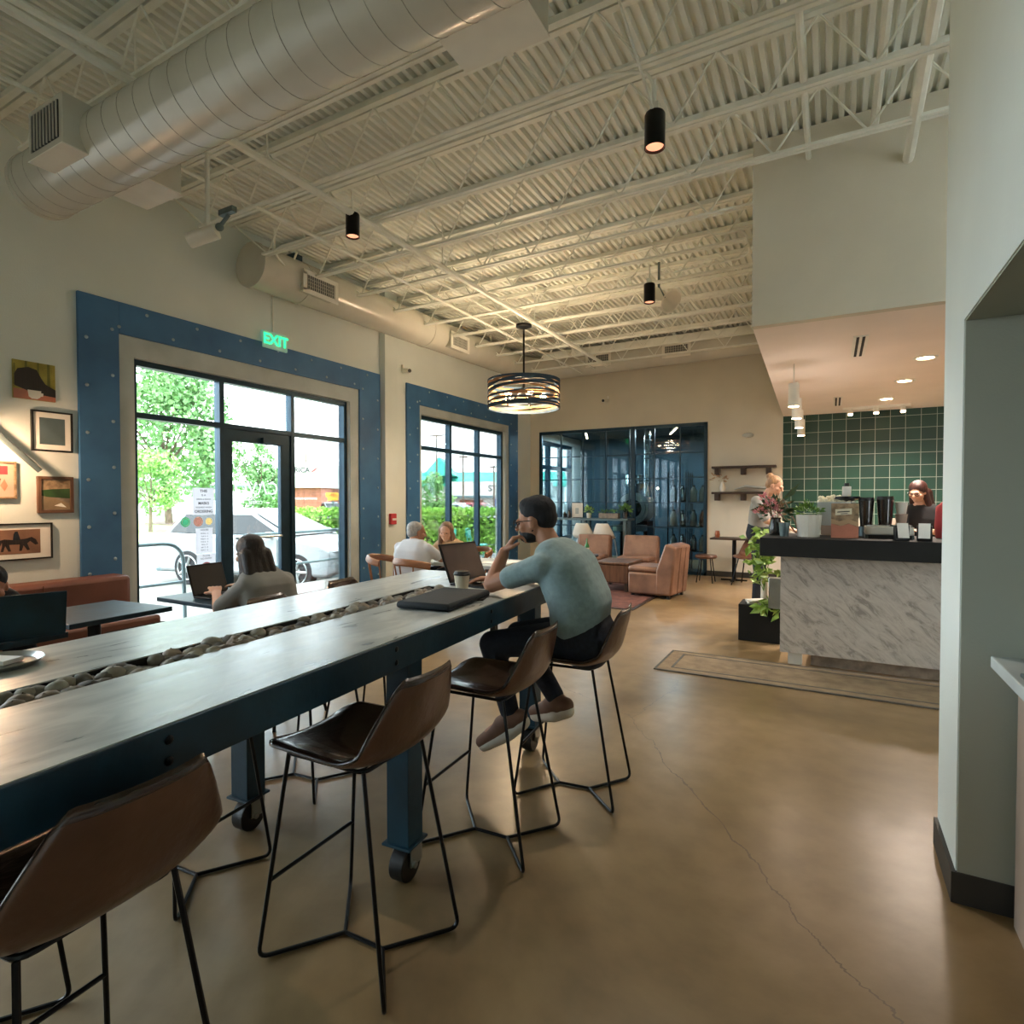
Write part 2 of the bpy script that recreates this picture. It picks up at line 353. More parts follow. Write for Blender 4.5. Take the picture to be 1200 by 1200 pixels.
# right side: near partition with a cased opening, then the side wall behind the bar
w = MB()
w.box((.4, 2.54, 0), (.62, 2.93, 4.6)).box((.4, Y0, 2.06), (.62, 2.54, 4.6)).box((.4, Y0, 0), (.62, -.6, 2.06))
w.box((.62, 2.54, 0), (2.6, 2.93, 4.6)).box((2.6, Y0, 0), (2.75, 2.93, 4.6))
struct('wall_right', w, 'wall', smooth=False)
struct('baseboard_right', MB().box((.386, 2.526, 0), (.4, 2.93, .11)).box((.4, 2.526, 0), (.98, 2.54, .11)), 'base_dark', smooth=False)
struct('shade_trim', MB().box((.404, 2.532, 0.11), (2.6, 2.54, 2.06)).box((.404, Y0, 2.054), (.62, 2.54, 2.06)), 'wall_shade', smooth=False)  # thin panel over jamb and header underside, shade put into its colour
struct('trim_8', MB().box((.62, Y0, 2.6), (2.6, 2.54, 2.68)), 'wall_plain', smooth=False)
struct('wall_bar', MB().box((3.2, 2.93, 0), (3.3, BY, 4.6)), 'wall_plain', smooth=False)
# bulkhead above the bar
struct('trim_7', MB().box((-.61, 5.33, 2.91), (3.2, 5.42, 4.47)).box((-.61, 5.42, 2.99), (-.53, BY, 4.47)), 'wall_plain', smooth=False)
struct('trim_6', MB().prism([(-.61, 5.42), (3.2, 5.42), (3.2, BY), (-.76, BY)], 2.91, 2.985), 'soffit', smooth=False)
# corrugated deck
p = .08; prof = []; x = WX - .1
while x < XR + .1:
    prof += [(x, DZ), (x+.034, DZ), (x+.043, DZ+.04), (x+.071, DZ+.04)]; x += p
m = MB(); m.rings([[V((a, Y0-.2, z)) for a, z in prof], [V((a, 14.6, z)) for a, z in prof]], closed=False)
m.box((WX-.2, Y0-.2, DZ+.06), (XR, 14.6, DZ+.1))
struct('ceiling', m, 'deck', smooth=False)
# pilaster between the windows
struct('trim_5', MB().box((WX, 6.47, 0), (WX+.1, 6.74, DZ)), 'wall', smooth=False)

# blue steel surrounds
def surround(n, y0, y1, zt, iy0, iy1, izt, d=.035):
    m = MB(); m.box((WX, y0, 0), (WX+d, iy0, zt)).box((WX, iy1, 0), (WX+d, y1, zt)).box((WX, iy0, izt), (WX+d, iy1, zt))
    s = struct(n, m, 'blue_steel', bev=.003, smooth=False)
    b = MB(); b.ell((0, 0, 0), (.008, .016, .016), 10, 6); b0 = None
    ps = []
    z = .35
    while z < zt - .1:
        ps += [(y0+.06, z), (iy0-.06, z+.12), (iy1+.06, z+.12), (y1-.06, z)]; z += .42
    y = iy0
    while y < iy1: ps += [(y, izt+.06), (y+.25, zt-.06)]; y += .5
    for yy, zz in ps:
        if zz > zt - .03: continue
        if b0 is None: b0 = obj('bolt', b, 'bolt', s); o = b0
        else: o = b0.copy(); col.objects.link(o); o.parent = s
        o.location = (WX+d+.003, yy, zz)
    return s
surround('trim_1', 2.59, 6.44, 3.26, 2.92, 6.02, 2.97)
surround('trim_2', 7.05, 10.66, 3.25, 7.36, 10.3, 2.95)
m = MB()
for a, b, c, d, zt, zo in ((2.92, 3.06, 5.86, 6.02, 2.78, 2.97), (7.36, 7.43, 10.16, 10.3, 2.81, 2.95)):
    m.box((WX, a, 0), (WX+.012, b, zo)).box((WX, c, 0), (WX+.012, d, zo)).box((WX, b, zt), (WX+.012, c, zo))
struct('trim_3', m, 'trim_grey', smooth=False)

def storefront(n, y0, y1, z0, z1, vs, hs, mt, wv=.05, door=None, x=WX-.1, gm='glass_tint'):
    m = MB()
    for a, b in [(y0, y0+wv), (y1-wv, y1)] + [(v-wv/2, v+wv/2) for v in vs]: m.box((x-.05, a, z0), (x+.05, b, z1))
    edges = [y0] + vs + [y1]
    for i in range(len(edges)-1):
        for h in [z0+wv/2, z1-wv/2] + hs:
            if door is not None and i == door and h < 2.0: continue
            m.box((x-.049, edges[i], h-wv/2), (x+.049, edges[i+1], h+wv/2))
    s = struct(n, m, mt, smooth=False, bev=.003)
    hh = [z0] + hs + [z1]
    for i in range(len(edges)-1):
        for k in range(len(hh)-1):
            if door is not None and i == door and k == 0: continue
            obj('pane', MB().box((x-.004, edges[i], hh[k]), (x+.004, edges[i+1], hh[k+1])), gm, s, smooth=False)
    return s
storefront('window_1', 3.06, 5.86, 0, 2.78, [4.0, 4.95], [2.25], 'alu_dark', .055, door=1)
storefront('window_2', 7.43, 10.16, .02, 2.81, [8.34, 9.27], [2.29], 'alu_dark', .06)
storefront('fill_window', -4.0, 1.3, 0, 3.1, [-2.7, -1.4, -.1], [2.25], 'alu_dark', .055, gm='glass')  # storefront added out of view beside the camera to bring in fill daylight
# glazed door between the mullions
d = MB(); X = WX-.1
d.box((X-.03, 4.03, .02), (X+.03, 4.135, 2.223)).box((X-.03, 4.78, .02), (X+.03, 4.92, 2.223)).box((X-.03, 4.13, 2.09), (X+.03, 4.79, 2.223)).box((X-.03, 4.13, .02), (X+.03, 4.79, .26))
dr = struct('door_1', d, 'alu_dark', smooth=False, bev=.003)
obj('pane', MB().box((X-.004, 4.13, .26), (X+.004, 4.79, 2.09)), 'glass_tint', dr, smooth=False)
obj('closer', MB().box((X+.03, 4.5, 2.1), (X+.08, 4.78, 2.16)), 'alu_dark', dr)
obj('push_bar', MB().tube(fillet([(X+.03, 4.17, 1.0), (X+.09, 4.17, 1.0), (X+.09, 4.75, 1.0), (X+.03, 4.75, 1.0)], .03), .014), 'steel', dr)
# door lettering, applied outside so it reads backwards from the room
L = thing('window_lettering', 'white reversed cafe name lettered on the glass of the entrance door', 'lettering', (X+.006, 4.46, 1.5))
put_text('letters', 'C\u039bVO', .21, 'thin_letter', FX, (0, 0, .06), L, depth=.001, mirror=True)
put_text('letters', 'COFFEE', .055, 'thin_letter', FX, (0, -.02, -.1), L, depth=.001, mirror=True)

# posters and decals on the glass left of the door
def poster(name, label, y0, z0, y1, z1, lines, m='thin_paper', cat='poster', ink='ink'):
    t = thing(name, label, cat, (WX-.09, (y0+y1)/2, z0)); h = z1-z0; w = y1-y0
    obj('sheet', MB().box((-.002, -w/2, 0), (.002, w/2, h)), m, t, smooth=False)
    for s, sz, f in lines: put_text('print', s, sz, ink, FX, (.003, 0, h*f), t, depth=.0005, bold=sz > .035)
    return t
poster('window_notice', 'white printed notice taped high on the glass beside the door', 3.68, 1.27, 3.92, 1.56, [('THIS', .04, .88), ('IS A', .03, .73), ('DRINK & SNACK', .022, .58), ('MASKS', .04, .43), ('REQUIRED WHEN', .022, .28), ('ORDERING', .04, .13)])
for y, m_, lb, r in ((3.60, 'thin_green', 'round green sticker on the glass, leftmost of the three discs', .052), (3.74, 'thin_brown', 'round brown sticker on the glass, middle of the three discs', .052), (3.86, 'thin_tan', 'small round tan sticker on the glass, nearest the door frame', .038)):
    t = thing('round_sticker', lb, 'sticker', (WX-.09, y, 1.2), group='round stickers on the window')
    obj('disc', MB().add([(0, r*math.cos(2*PI*k/28), r*math.sin(2*PI*k/28)) for k in range(28)], [tuple(range(28))]), m_, t, smooth=False)
    obj('ring', MB().lathe([(r*.7, .002), (r*.78, .002), (r*.78, .003), (r*.7, .003), (r*.7, .002)], T=Euler((0, PI/2, 0)).to_matrix().to_4x4()), 'paper', t)
poster('window_notice', 'tall grey sheet of fine print on the glass under the round stickers', 3.71, .86, 3.9, 1.13, [('HOURS', .028, .92), ('MON 6 - 6', .02, .78), ('TUE 6 - 6', .02, .67), ('WED 6 - 6', .02, .56), ('THU 6 - 6', .02, .45), ('FRI 6 - 8', .02, .34), ('SAT 7 - 8', .02, .23), ('SUN 7 - 6', .02, .12)])
t = poster('warning_sign', 'white notice with a red hand symbol, lowest on the glass', 3.72, .6, 3.93, .85, [('PLEASE', .026, .92), ('NO ENTRY', .026, .8)], cat='sign')
TX = Euler((0, PI/2, 0)).to_matrix().to_4x4()
obj('red_disc', MB().lathe([(0, .003), (.068, .003), (.068, .004), (0, .004)], c=(0, 0, 0), T=Matrix.Translation((0, 0, .095)) @ TX), 'thin_red', t)
m = MB()
for a in (-28, -10, 8, 26): m.cap((.006, 0, .085), .008, (.006, .045*math.sin(R(a)), .085+.045*math.cos(R(a))), .007, 6)
m.cap((.006, 0, .085), .016, (.006, 0, .075), .016, 8).cap((.006, .01, .08), .008, (.006, .038, .1), .007, 6)
obj('hand_symbol', m, 'thin_letter', t)
# EXIT sign
t = thing('exit_sign', 'green lit EXIT sign high on the wall over the entrance', 'sign', (WX+.06, 4.62, 3.3))
obj('housing', MB().box((-.06, -.17, -.1), (0, .17, .1)), 'exit_face', t, bev=.01)
put_text('letters', 'EXIT', .17, 'exit_green', FX, (.002, 0, 0), t, depth=.003, bold=True)
obj('conduit', MB().tube([(-.05, 0, .1), (-.05, 0, .55)], .01), 'joist', t)
# fire pull and camera on the pilaster
t = thing('fire_alarm_pull', 'small red fire alarm pull on the pale pilaster', 'alarm', (WX+.1, 6.6, 1.15))
obj('case', MB().box((0, -.06, -.08), (.05, .06, .08)), 'red', t, bev=.008)
obj('handle', MB().box((.05, -.04, -.02), (.06, .04, .01)), 'paper', t)
def cam_(label, loc, rz):
    t = thing('security_camera', label, 'camera', loc, rz)
    obj('bracket', MB().cyl((0, 0, 0), (0, 0, -.06), .02).cyl((0, 0, -.06), (.05, 0, -.08), .012), 'vent_white', t)
    b = obj('camera_body', MB().cyl((.02, 0, -.09), (.2, 0, -.12), .035), 'vent_white', t); obj('lens', MB().cyl((.2, 0, -.12), (.21, 0, -.122), .028), 'black', b)
cam_('small white camera on the wall above the second window surround', (WX+.03, 6.95, 3.5), R(-20))
cam_('tiny white camera on the back wall behind the drum pendant', (-4.0, BY-.04, 3.55), R(-100))

# ------------------------------------------------------------------ joists
def joist(y, lab):
    X1 = .0 if y > 5.2 else 3.9
    t = thing('roof_joist', lab, 'roof joist', (0, y, 4.0), group='white open-web roof joists')
    x0 = WX; L1 = -.62 if y > 5.3 else XR-.1; zt = DZ - 4.0
    obj('top_chord', MB().box((x0, -.055, zt-.045), (L1, -.008, zt)).box((x0, .008, zt-.045), (L1, .055, zt)), 'joist', t, smooth=False)
    xe = x0 + .55
    obj('bottom_chord', MB().box((xe, -.036, 0), (L1, -.006, .02)).box((xe, .006, 0), (L1, .036, .02)), 'joist', t, smooth=False)
    w = MB(); pts = [(x0+.05, 0, zt-.03)]; x = xe + .05; up = False
    while x < L1:
        pts.append((x, 0, .015 if not up else zt-.03)); up = not up; x += .3
    for a, b in zip(pts, pts[1:]): w.tube([a, b], .0085, 6)
    obj('web', w, 'joist', t)
    return t
JY = [3.40 + .69*k for k in range(-11, 11)]
for k, y in enumerate(JY):
    n = ['nearest', 'second', 'third', 'fourth', 'fifth', 'sixth', 'seventh', 'eighth', 'ninth', 'tenth', 'eleventh', 'twelfth']
    if y < 2.0 and y < .2: continue
    i = k
    if y < 2.5: lab = 'white open-web ceiling joist near the big duct, ' + ('on the camera side, %s out' % {1: 'first', 2: 'second', 3: 'third', 4: 'fourth'}.get(int((2.9-y)/.69), 'far'))
    else: lab = 'white open-web ceiling joist across the room, %s beyond the big duct' % n[int(round((y-2.71)/.69))].replace('nearest', 'first')
    joist(y, lab)
def pipe(name, label, cat, pts, r, m='joist', fil=.12, n=8, group=None):
    pts = [V(p) for p in pts]; b = pts[0].copy(); t = thing(name, label, cat, tuple(b), group=group)
    P = fillet(pts, fil) if len(pts) > 2 else pts
    obj('tube', MB().tube([p-b for p in P], r, n), m, t)
    return t
t = pipe('sprinkler_main', 'thick white pipe hung under the joists parallel to the window wall', 'pipe', [(-3.68, -1, 3.93), (-3.68, 10.3, 3.93)], .03)
for y in (.3, 2.9, 5.1, 7.3, 9.4): obj('hanger', MB().cyl((0, y+1, .02), (0, y+1, .5), .008, 6), 'joist', t)
t = pipe('bridging_bar', 'slim white bracing bar nearest the window wall', 'brace', [(-4.4, -1, 3.98), (-4.4, 11.0, 3.98)], .016)
pipe('bridging_bar', 'slim white bracing bar running beside the thick pipe above the joists', 'brace', [(-4.1, 2.4, 4.02), (-4.1, 11.0, 4.02)], .01)
pipe('conduit', 'white conduit that follows a joist and bends down to the nearest black spotlight', 'conduit', [(-5.0, 3.3, 3.96), (-1.3, 3.3, 3.96), (-.95, 3.4, 3.96), (-.93, 3.41, 3.72)], .011, fil=.25)
pipe('conduit', 'white conduit with a wide bend near the bulkhead and the far black spotlight', 'conduit', [(-1.0, 5.9, 4.0), (-.75, 5.9, 4.0), (-.75, 6.5, 3.97), (-1.7, 6.5, 3.95)], .011, fil=.2)
pipe('conduit', 'thin white conduit looping down to the window wall duct', 'conduit', [(-3.4, 4.0, 4.0), (-5.1, 4.05, 4.02), (-5.35, 4.5, 4.0), (-5.35, 4.6, 4.25)], .011, fil=.2)
pipe('suspension_rod', 'long slim white rod crossing down to the nearest black spotlight', 'rod', [(-1.05, 2.3, 4.4), (-.93, 3.36, 3.7)], .008)
pipe('roof_pipe', 'thin straight white pipe entering the bulkhead, left of the three', 'pipe', [(-.19, -1, 4.24), (-.19, 5.35, 4.22)], .022, group='pipes entering the bulkhead')
pipe('roof_pipe', 'short white pipe entering the bulkhead high up, middle of the three', 'pipe', [(.26, 1.5, 4.36), (.26, 5.35, 4.31)], .03, group='pipes entering the bulkhead')
pipe('roof_pipe', 'thickest white pipe entering the bulkhead beside the near wall, right of the three', 'pipe', [(.39, .2, 4.12), (.485, 5.35, 4.02)], .038, group='pipes entering the bulkhead')
# cable tray strut in the top left
pipe('strut_rail', 'white strut rail ending beside the big duct in the top left', 'rail', [(-3.85, -.6, 3.97), (-3.58, 1.85, 3.95)], .022)

# ------------------------------------------------------------------ ducts
t = thing('round_duct', 'large painted spiral duct crossing the room overhead', 'duct', (-4.98, 2.03, 3.68))
DR = .212
m = MB(); m.tube([(0, 0, 0), (9.3, 0, 0)], DR, 40); o_ = obj('duct_shell', m, 'duct', t, ang=60)
m = MB(); x = .0
while x < 8: m.tube([(x, DR*1.012*math.cos(a), DR*1.012*math.sin(a)) if 0 else (x + .15*a/(2*PI), DR*1.003*math.cos(a), DR*1.003*math.sin(a)) for a in [2*PI*k/32 for k in range(33)]], .002, 4); x += .165
obj('spiral_seam', m, 'duct_seam', t)
obj('end_cap', MB().cyl((-.012, 0, 0), (.0, 0, 0), DR*1.03, 40).cyl((-.0, 0, 0), (.03, 0, 0), DR*1.03, 40), 'duct', t, ang=60)
def boot(parent, x0, x1, y0, y1, z0, z1, side, grille='face'):
    b = obj('vent_box', MB().box((x0, y0, z0), (x1, y1, z1)), 'duct', parent, bev=.004, smooth=False)
    obj('vent_base', MB().box((x0-.004, y0-.004, z0-.006), (x1+.004, y1+.004, z0)), 'vent_white', b, smooth=False)
    if side:
        yy = y0 if side < 0 else y1
        m = MB(); n = 9
        obj('grille_frame', MB().box((x0+.04, yy-.006, z0+.04), (x1-.04, yy+.006, z1-.04)), 'vent_dark', b, smooth=False)
        for i in range(n):
            xx = x0+.05 + (x1-x0-.1)*i/(n-1); m.box((xx-.004, yy-.012, z0+.04), (xx+.004, yy+.012, z1-.04))
        obj('louvers', m, 'duct', b, smooth=False)
ox, oy, oz = 4.98, -2.03, -3.68
boot(t, -4.42+ox, -4.0+ox, 1.73+oy, 1.98+oy, 3.55+oz, 3.85+oz, -1)
boot(t, -4.38+ox, -3.96+ox, 2.15+oy, 2.42+oy, 3.55+oz, 3.85+oz, 1)
boot(t, -1.6+ox, -1.15+ox, 2.12+oy, 2.42+oy, 3.55+oz, 3.85+oz, 1)
for x in (1.2, 3.2, 5.4): obj('hanger_rod', MB().cyl((x, 0, DR), (x, 0, .72), .008, 6), 'joist', t)
# wall duct: along the window wall, elbow, along the back wall
t = thing('round_duct', 'smaller painted duct running along the window wall and the back wall', 'duct', (-5.5, 4.12, 3.97))
P = [V((0, 0, 0)), V((0, 6.1, .12))]
for k in range(1, 9): a = PI/2*k/9; P.append(V((.75*(1-math.cos(a)), 6.1+.72*math.sin(a), .12+.01*k)))
P += [V((.75, 6.82, .2)), V((4.95, 6.82, .26))]
obj('duct_shell', MB().tube(P, .235, 36), 'duct', t, ang=60)
obj('end_cap', MB().cyl((0, -.012, 0), (0, .03, 0), .243, 36), 'duct', t, ang=60)
obj('coupling', MB().cyl((0, 3.0, .06), (0, 3.06, .06), .243, 32).cyl((0, .62, .01), (0, .66, .01), .242, 32), 'duct', t, ang=60)
def reg(parent, c, d, axis):
    # supply register facing the room: axis 'x' faces +X, 'y' faces -Y
    w, h = .46, .2
    T = Matrix.Translation(c) @ (Matrix.Identity(4) if axis == 'x' else Euler((0, 0, -PI/2)).to_matrix().to_4x4())
    b = obj('register', MB().box((-d, -w/2, -h/2), (0, w/2, h/2), T), 'duct', parent, bev=.004, smooth=False)
    fr = MB(); fr.box((0, -w/2-.03, -h/2-.03), (.012, w/2+.03, -h/2+.02), T).box((0, -w/2-.03, h/2-.02), (.012, w/2+.03, h/2+.03), T).box((0, -w/2-.03, -h/2), (.012, -w/2+.02, h/2), T).box((0, w/2-.02, -h/2), (.012, w/2+.03, h/2), T)
    obj('register_frame', fr, 'vent_white', b, smooth=False)
    obj('register_back', MB().box((-.002, -w/2+.02, -h/2+.02), (.002, w/2-.02, h/2-.02), T), 'vent_dark', b, smooth=False)
    m = MB()
    for i in range(14): yy = -w/2+.035+(w-.07)*i/13; m.box((.002, yy-.004, -h/2+.02), (.009, yy+.004, h/2-.02), T)
    for i in range(1, 4): zz = -h/2+.02+(h-.04)*i/4; m.box((.002, -w/2+.02, zz-.002), (.006, w/2-.02, zz+.002), T)
    obj('louvers', m, 'duct', b, smooth=False)
reg(t, (.27, .72, -.06), .2, 'x'); reg(t, (.27, 3.6, -.02), .2, 'x')
reg(t, (1.5, 6.57, .2), .2, 'y'); reg(t, (3.0, 6.57, .2), .2, 'y')
obj('hanger', MB().cyl((0, .3, .2), (0, .3, .5), .012, 6).cyl((0, 5, .2), (0, 5, .5), .012, 6).cyl((1.6, 6.82, .4), (1.6, 6.82, .5), .015, 6).cyl((3.5, 6.82, .4), (3.5, 6.82, .5), .015, 6), 'joist', t)
obj('actuator', MB().box((-.05, .5, .2), (.08, .62, .3)), 'alu_dark', t)
t = thing('roof_beam', 'white ledger beam above the back wall duct', 'beam', (-5.2, 10.62, 4.3)); obj('beam', MB().box((0, 0, 0), (4.55, .06, .12)), 'joist', t, smooth=False)

# ------------------------------------------------------------------ spotlights and lamps
def can(loc, label, s=1.):
    t = thing('spotlight', label, 'spotlight', loc, group='black can spotlights under the joists')
    obj('housing', MB().lathe([(0, .2), (.055, .2), (.06, .19), (.06, 0), (.056, 0), (.056, .03), (0, .03)], n=24), 'black_metal', t)
    obj('lamp_face', MB().lathe([(0, .012), (.05, .012), (.054, .03), (0, .03)], n=20), 'lamp_can', t)
    obj('stem', MB().cyl((0, 0, .2), (0, 0, .4), .009, 8).cbox((0, 0, .23), (.05, .05, .05)), 'joist', t)
    l = bpy.data.lights.new('spot', 'SPOT'); l.energy = 30; l.color = (1, .88, .76); l.spot_size = R(95); l.spot_blend = .6; l.shadow_soft_size = .05
    o = bpy.data.objects.new('spot_lamp', l); col.objects.link(o); o.parent = t; o.location = (0, 0, .0)
can((-.93, 3.41, 3.5), 'black can spotlight nearest the camera, hung at the end of a conduit')
can((-3.7, 3.79, 3.74), 'black can spotlight on the thick pipe near the window wall')
can((-1.74, 6.2, 3.56), 'black can spotlight farthest back, near the bulkhead')
# white adjustable light near the window wall
t = thing('wall_floodlight', 'white swivel floodlight under the joists by the window wall', 'floodlight', (-4.0, 2.72, 3.56))
obj('head', MB().tube([(-.2, -.1, -.2), (-.02, .0, -.13)], .05, 16, radii=[.055, .055]), 'vent_white', t)
obj('knuckle', MB().ell((.0, .01, -.1), (.03, .03, .03)).cyl((.0, .01, -.1), (.08, .03, -.02), .014).box((.0, -.0, -.02), (.16, .04, .02)), 'alu_grey', t)
obj('stem', MB().cyl((-.08, -.03, -.13), (-.08, -.03, .46), .016), 'joist', t)
# projectors / sensors in the ceiling
t = thing('access_point', 'pale twin-horn sensor hung among the joists left of the bulkhead', 'sensor', (-1.85, 7.0, 4.0))
obj('horn', MB().lathe([(.02, .0), (.14, -.1), (.12, -.1), (.01, -.0)], n=16, T=Euler((.5, .6, 0)).to_matrix().to_4x4()), 'vent_white', t)
obj('horn', MB().lathe([(.02, .0), (.15, -.12), (.13, -.12), (.01, -.0)], c=(0, 0, 0), n=16, T=Matrix.Translation((.06, .05, -.12)) @ Euler((-.4, -.9, 0)).to_matrix().to_4x4()), 'vent_white', t)
obj('arm', MB().cyl((0, 0, 0), (0, 0, .3), .015).cyl((0, 0, .0), (.06, .05, -.12), .015), 'alu_grey', t)

# drum pendant
t = thing('drum_pendant', 'large drum pendant of woven dark bands with glowing bulbs', 'pendant lamp', (-3.77, 7.14, 2.9))
for k in range(16):
    z0 = -.17 + .345*(k % 8)/7.0; a0 = rnd.random()*6; amp = .02 + rnd.random()*.045; r = .5 if k < 8 else .492; h = .02 + rnd.random()*.012
    n = 56; rs = []
    for j in range(n):
        a = 2*PI*j/n; z = max(-.165, min(.165, z0 + amp*math.sin(a*(1 if k % 3 else 2)+a0)))
        rs.append([V(((r+q)*math.cos(a), (r+q)*math.sin(a), z+w_)) for q, w_ in ((0, -h/2), (.006, -h/2), (.006, h/2), (0, h/2))])
    rs.append(rs[0]); obj('shade_band', MB().rings(rs, True, False), 'drum_band' if k < 8 else 'drum_inner', t)
m = MB()
for z in (-.185, .185):
    rs = [[V((q*math.cos(2*PI*j/56), q*math.sin(2*PI*j/56), z+w_)) for q, w_ in ((.488, -.012), (.508, -.012), (.508, .012), (.488, .012))] for j in range(56)]; rs.append(rs[0]); m.rings(rs, True, False)
obj('shade_ring', m, 'drum_band', t)
m = MB()
for k in range(5): a = 2*PI*k/5+.5; m.cyl((0, 0, .06), (.27*math.cos(a), .27*math.sin(a), -.1), .01, 6).cyl((.27*math.cos(a), .27*math.sin(a), -.13), (.27*math.cos(a), .27*math.sin(a), -.06), .02, 10)
m.cyl((0, 0, -.02), (0, 0, .2), .02)
for k in range(3): a = 2*PI*k/3; m.cyl((0, 0, .17), (.49*math.cos(a), .49*math.sin(a), .18), .008, 6)
obj('lamp_arms', m, 'black_metal', t)
for k in range(5):
    a = 2*PI*k/5+.5; obj('bulb', MB().ell((.27*math.cos(a), .27*math.sin(a), -.02), (.042, .042, .042), 14, 10), 'bulb', t)
obj('stem', MB().cyl((0, 0, .18), (0, 0, .92), .014), 'black_metal', t)
obj('canopy', MB().lathe([(0, .98), (.11, .97), (.11, .94), (.03, .91), (0, .91)], n=28), 'black_metal', t)
for x in (-.04, .04): obj('hanger_rod', MB().cyl((x, 0, .97), (x, 0, 1.3), .006, 6), 'joist', t)
l = bpy.data.lights.new('bulbs', 'POINT'); l.energy = 30; l.color = (1, .75, .48); l.shadow_soft_size = .15
o = bpy.data.objects.new('bulb_lamp', l); col.objects.link(o); o.parent = t; o.location = (0, 0, -.03)

# recessed lights in the bar soffit
for k, (x, y, lb) in enumerate([(.84, 7.34, 'round recessed downlight in the bar soffit, nearest of the row of three'), (.78, 8.63, 'round recessed downlight in the bar soffit, middle of the row of three'), (.69, 10.04, 'round recessed downlight in the bar soffit, farthest of the row of three'), (1.6, 7.0, 'recessed downlight in the soffit hidden beside the near wall')]):
    if k == 3: continue
    t = thing('recessed_downlight', lb, 'downlight', (x, y, 2.91), group='recessed downlights over the bar')
    obj('trim_ring', MB().lathe([(.075, 0), (.11, 0), (.11, -.008), (.075, -.008), (.075, 0)], n=24), 'vent_white', t)
    obj('lens', MB().lathe([(0, -.004), (.076, -.004), (.076, -.006), (0, -.006)], n=24), 'lamp_warm', t)
    l = bpy.data.lights.new('down', 'SPOT'); l.energy = 110; l.color = (1, .84, .72); l.spot_size = R(140); l.spot_blend = .8; l.shadow_soft_size = .08
    o = bpy.data.objects.new('downlight_lamp', l); col.objects.link(o); o.parent = t; o.location = (0, 0, -.03)
for x, y, lb in ((.22, 6.5, 'double slot air diffuser in the bar soffit, nearer one'), (.07, 9.94, 'double slot air diffuser in the bar soffit, farther one')):
    t = thing('slot_diffuser', lb, 'air vent', (x, y, 2.905), group='slot diffusers in the bar soffit')
    obj('plate', MB().box((-.06, -.42, -.004), (.06, .42, .004)), 'vent_white', t, smooth=False)
    obj('slot', MB().box((-.035, -.4, -.007), (-.012, .4, -.003)), 'black_matte', t, smooth=False); obj('slot', MB().box((.012, -.4, -.007), (.035, .4, -.003)), 'black_matte', t, smooth=False)
for i, (y, lb) in enumerate(((7.0, 'nearest'), (8.05, 'second'), (9.1, 'third'), (10.2, 'farthest'))):
    t = thing('cylinder_pendant', 'short white tube light below the bar soffit, %s of the row of four' % lb, 'pendant lamp', (-.37-.02*i, y, 2.45), group='white tube pendants over the bar end')
    obj('lamp_tube', MB().lathe([(0, .25), (.05, .25), (.055, .24), (.055, 0), (.05, 0)], n=20), 'vent_white', t)
    obj('diffuser', MB().lathe([(0, .004), (.05, .004), (.05, -.004), (0, -.004)], n=20), 'lamp_warm', t)
    obj('stem', MB().cyl((0, 0, .25), (0, 0, .46), .006, 6), 'vent_white', t)
    if i > 1: continue
    l = bpy.data.lights.new('tube', 'POINT'); l.energy = 2; l.color = (1, .84, .72); l.shadow_soft_size = .05; o = bpy.data.objects.new('tube_lamp', l); col.objects.link(o); o.parent = t; o.location = (0, 0, -.07)
t = thing('track_light', 'white track light bar with three heads in front of the green tiles', 'track light', (.6, 10.7, 2.85))
obj('track', MB().box((-.45, -.02, .02), (.45, .02, .06)), 'vent_white', t)
for x in (-.35, 0, .35): h = obj('lamp_head', MB().cyl((x, 0, .02), (x, -.04, -.06), .04), 'vent_white', t); obj('lens', MB().cyl((x, -.04, -.06), (x, -.041, -.062), .032), 'lamp_warm', h)
t = thing('smoke_detector', 'oval pale emergency light on the back wall right of the dark glass', 'alarm', (-1.34, BY, 2.61)); obj('shell', MB().ell((0, -.02, 0), (.1, .04, .045)), 'trim_grey', t)
# ------------------------------------------------------------------ communal table
TC = V((-1.78, 1.55, 0)); TR = R(4.8)
def tw(x, y, z=0):
    c, s = math.cos(TR), math.sin(TR); return (TC.x + x*c - y*s, TC.y + x*s + y*c, z)
t = thing('communal_table', 'long counter-height communal table with a steel frame and a stone-filled slot', 'table', tuple(TC), TR)
HW, Y1_, Y2_, SX, S1, S2 = .49, -1.95, 1.6, .07, -1.0, 1.0
m = MB()
m.box((-HW, Y1_, .925), (-SX, Y2_, .96)).box((SX, Y1_, .925), (HW, Y2_, .96)).box((-SX, Y1_, .925), (SX, S1, .96)).box((-SX, S2, .925), (SX, Y2_, .96))
obj('tabletop', m, 'table_top', t, smooth=False)
m = MB(); g = .004
m.box((HW, Y1_, .855), (HW+.012, Y2_+.012, .958)).box((-HW-.012, Y1_, .855), (-HW, Y2_+.012, .958)).box((-HW, Y2_, .855), (HW, Y2_+.012, .958)).box((-HW, Y1_-.012, .855), (HW, Y1_, .958))
for yy in (-1.2, -.1, 1.35): m.box((-HW, yy-.03, .86), (HW, yy+.03, .924))
obj('steel_apron', m, 'table_steel', t, bev=.003, smooth=False)
m = MB(); m.box((-SX, S1, .885), (SX, S2, .89)).box((-SX-.002, S1, .885), (-SX+.004, S2, .956)).box((SX-.004, S1, .885), (SX+.002, S2, .956)).box((-SX, S1-.002, .885), (SX, S1+.004, .956)).box((-SX, S2-.004, .885), (SX, S2+.002, .956))
obj('slot_tray', m, 'black_matte', t, smooth=False)
for yy in (-1.6, -.9, -.1, .62, 1.35):
    for zz in (.93, .885): obj('bolt', MB().ell((HW+.014, yy, zz), (.004, .01, .01), 8, 5), 'black_metal', t)
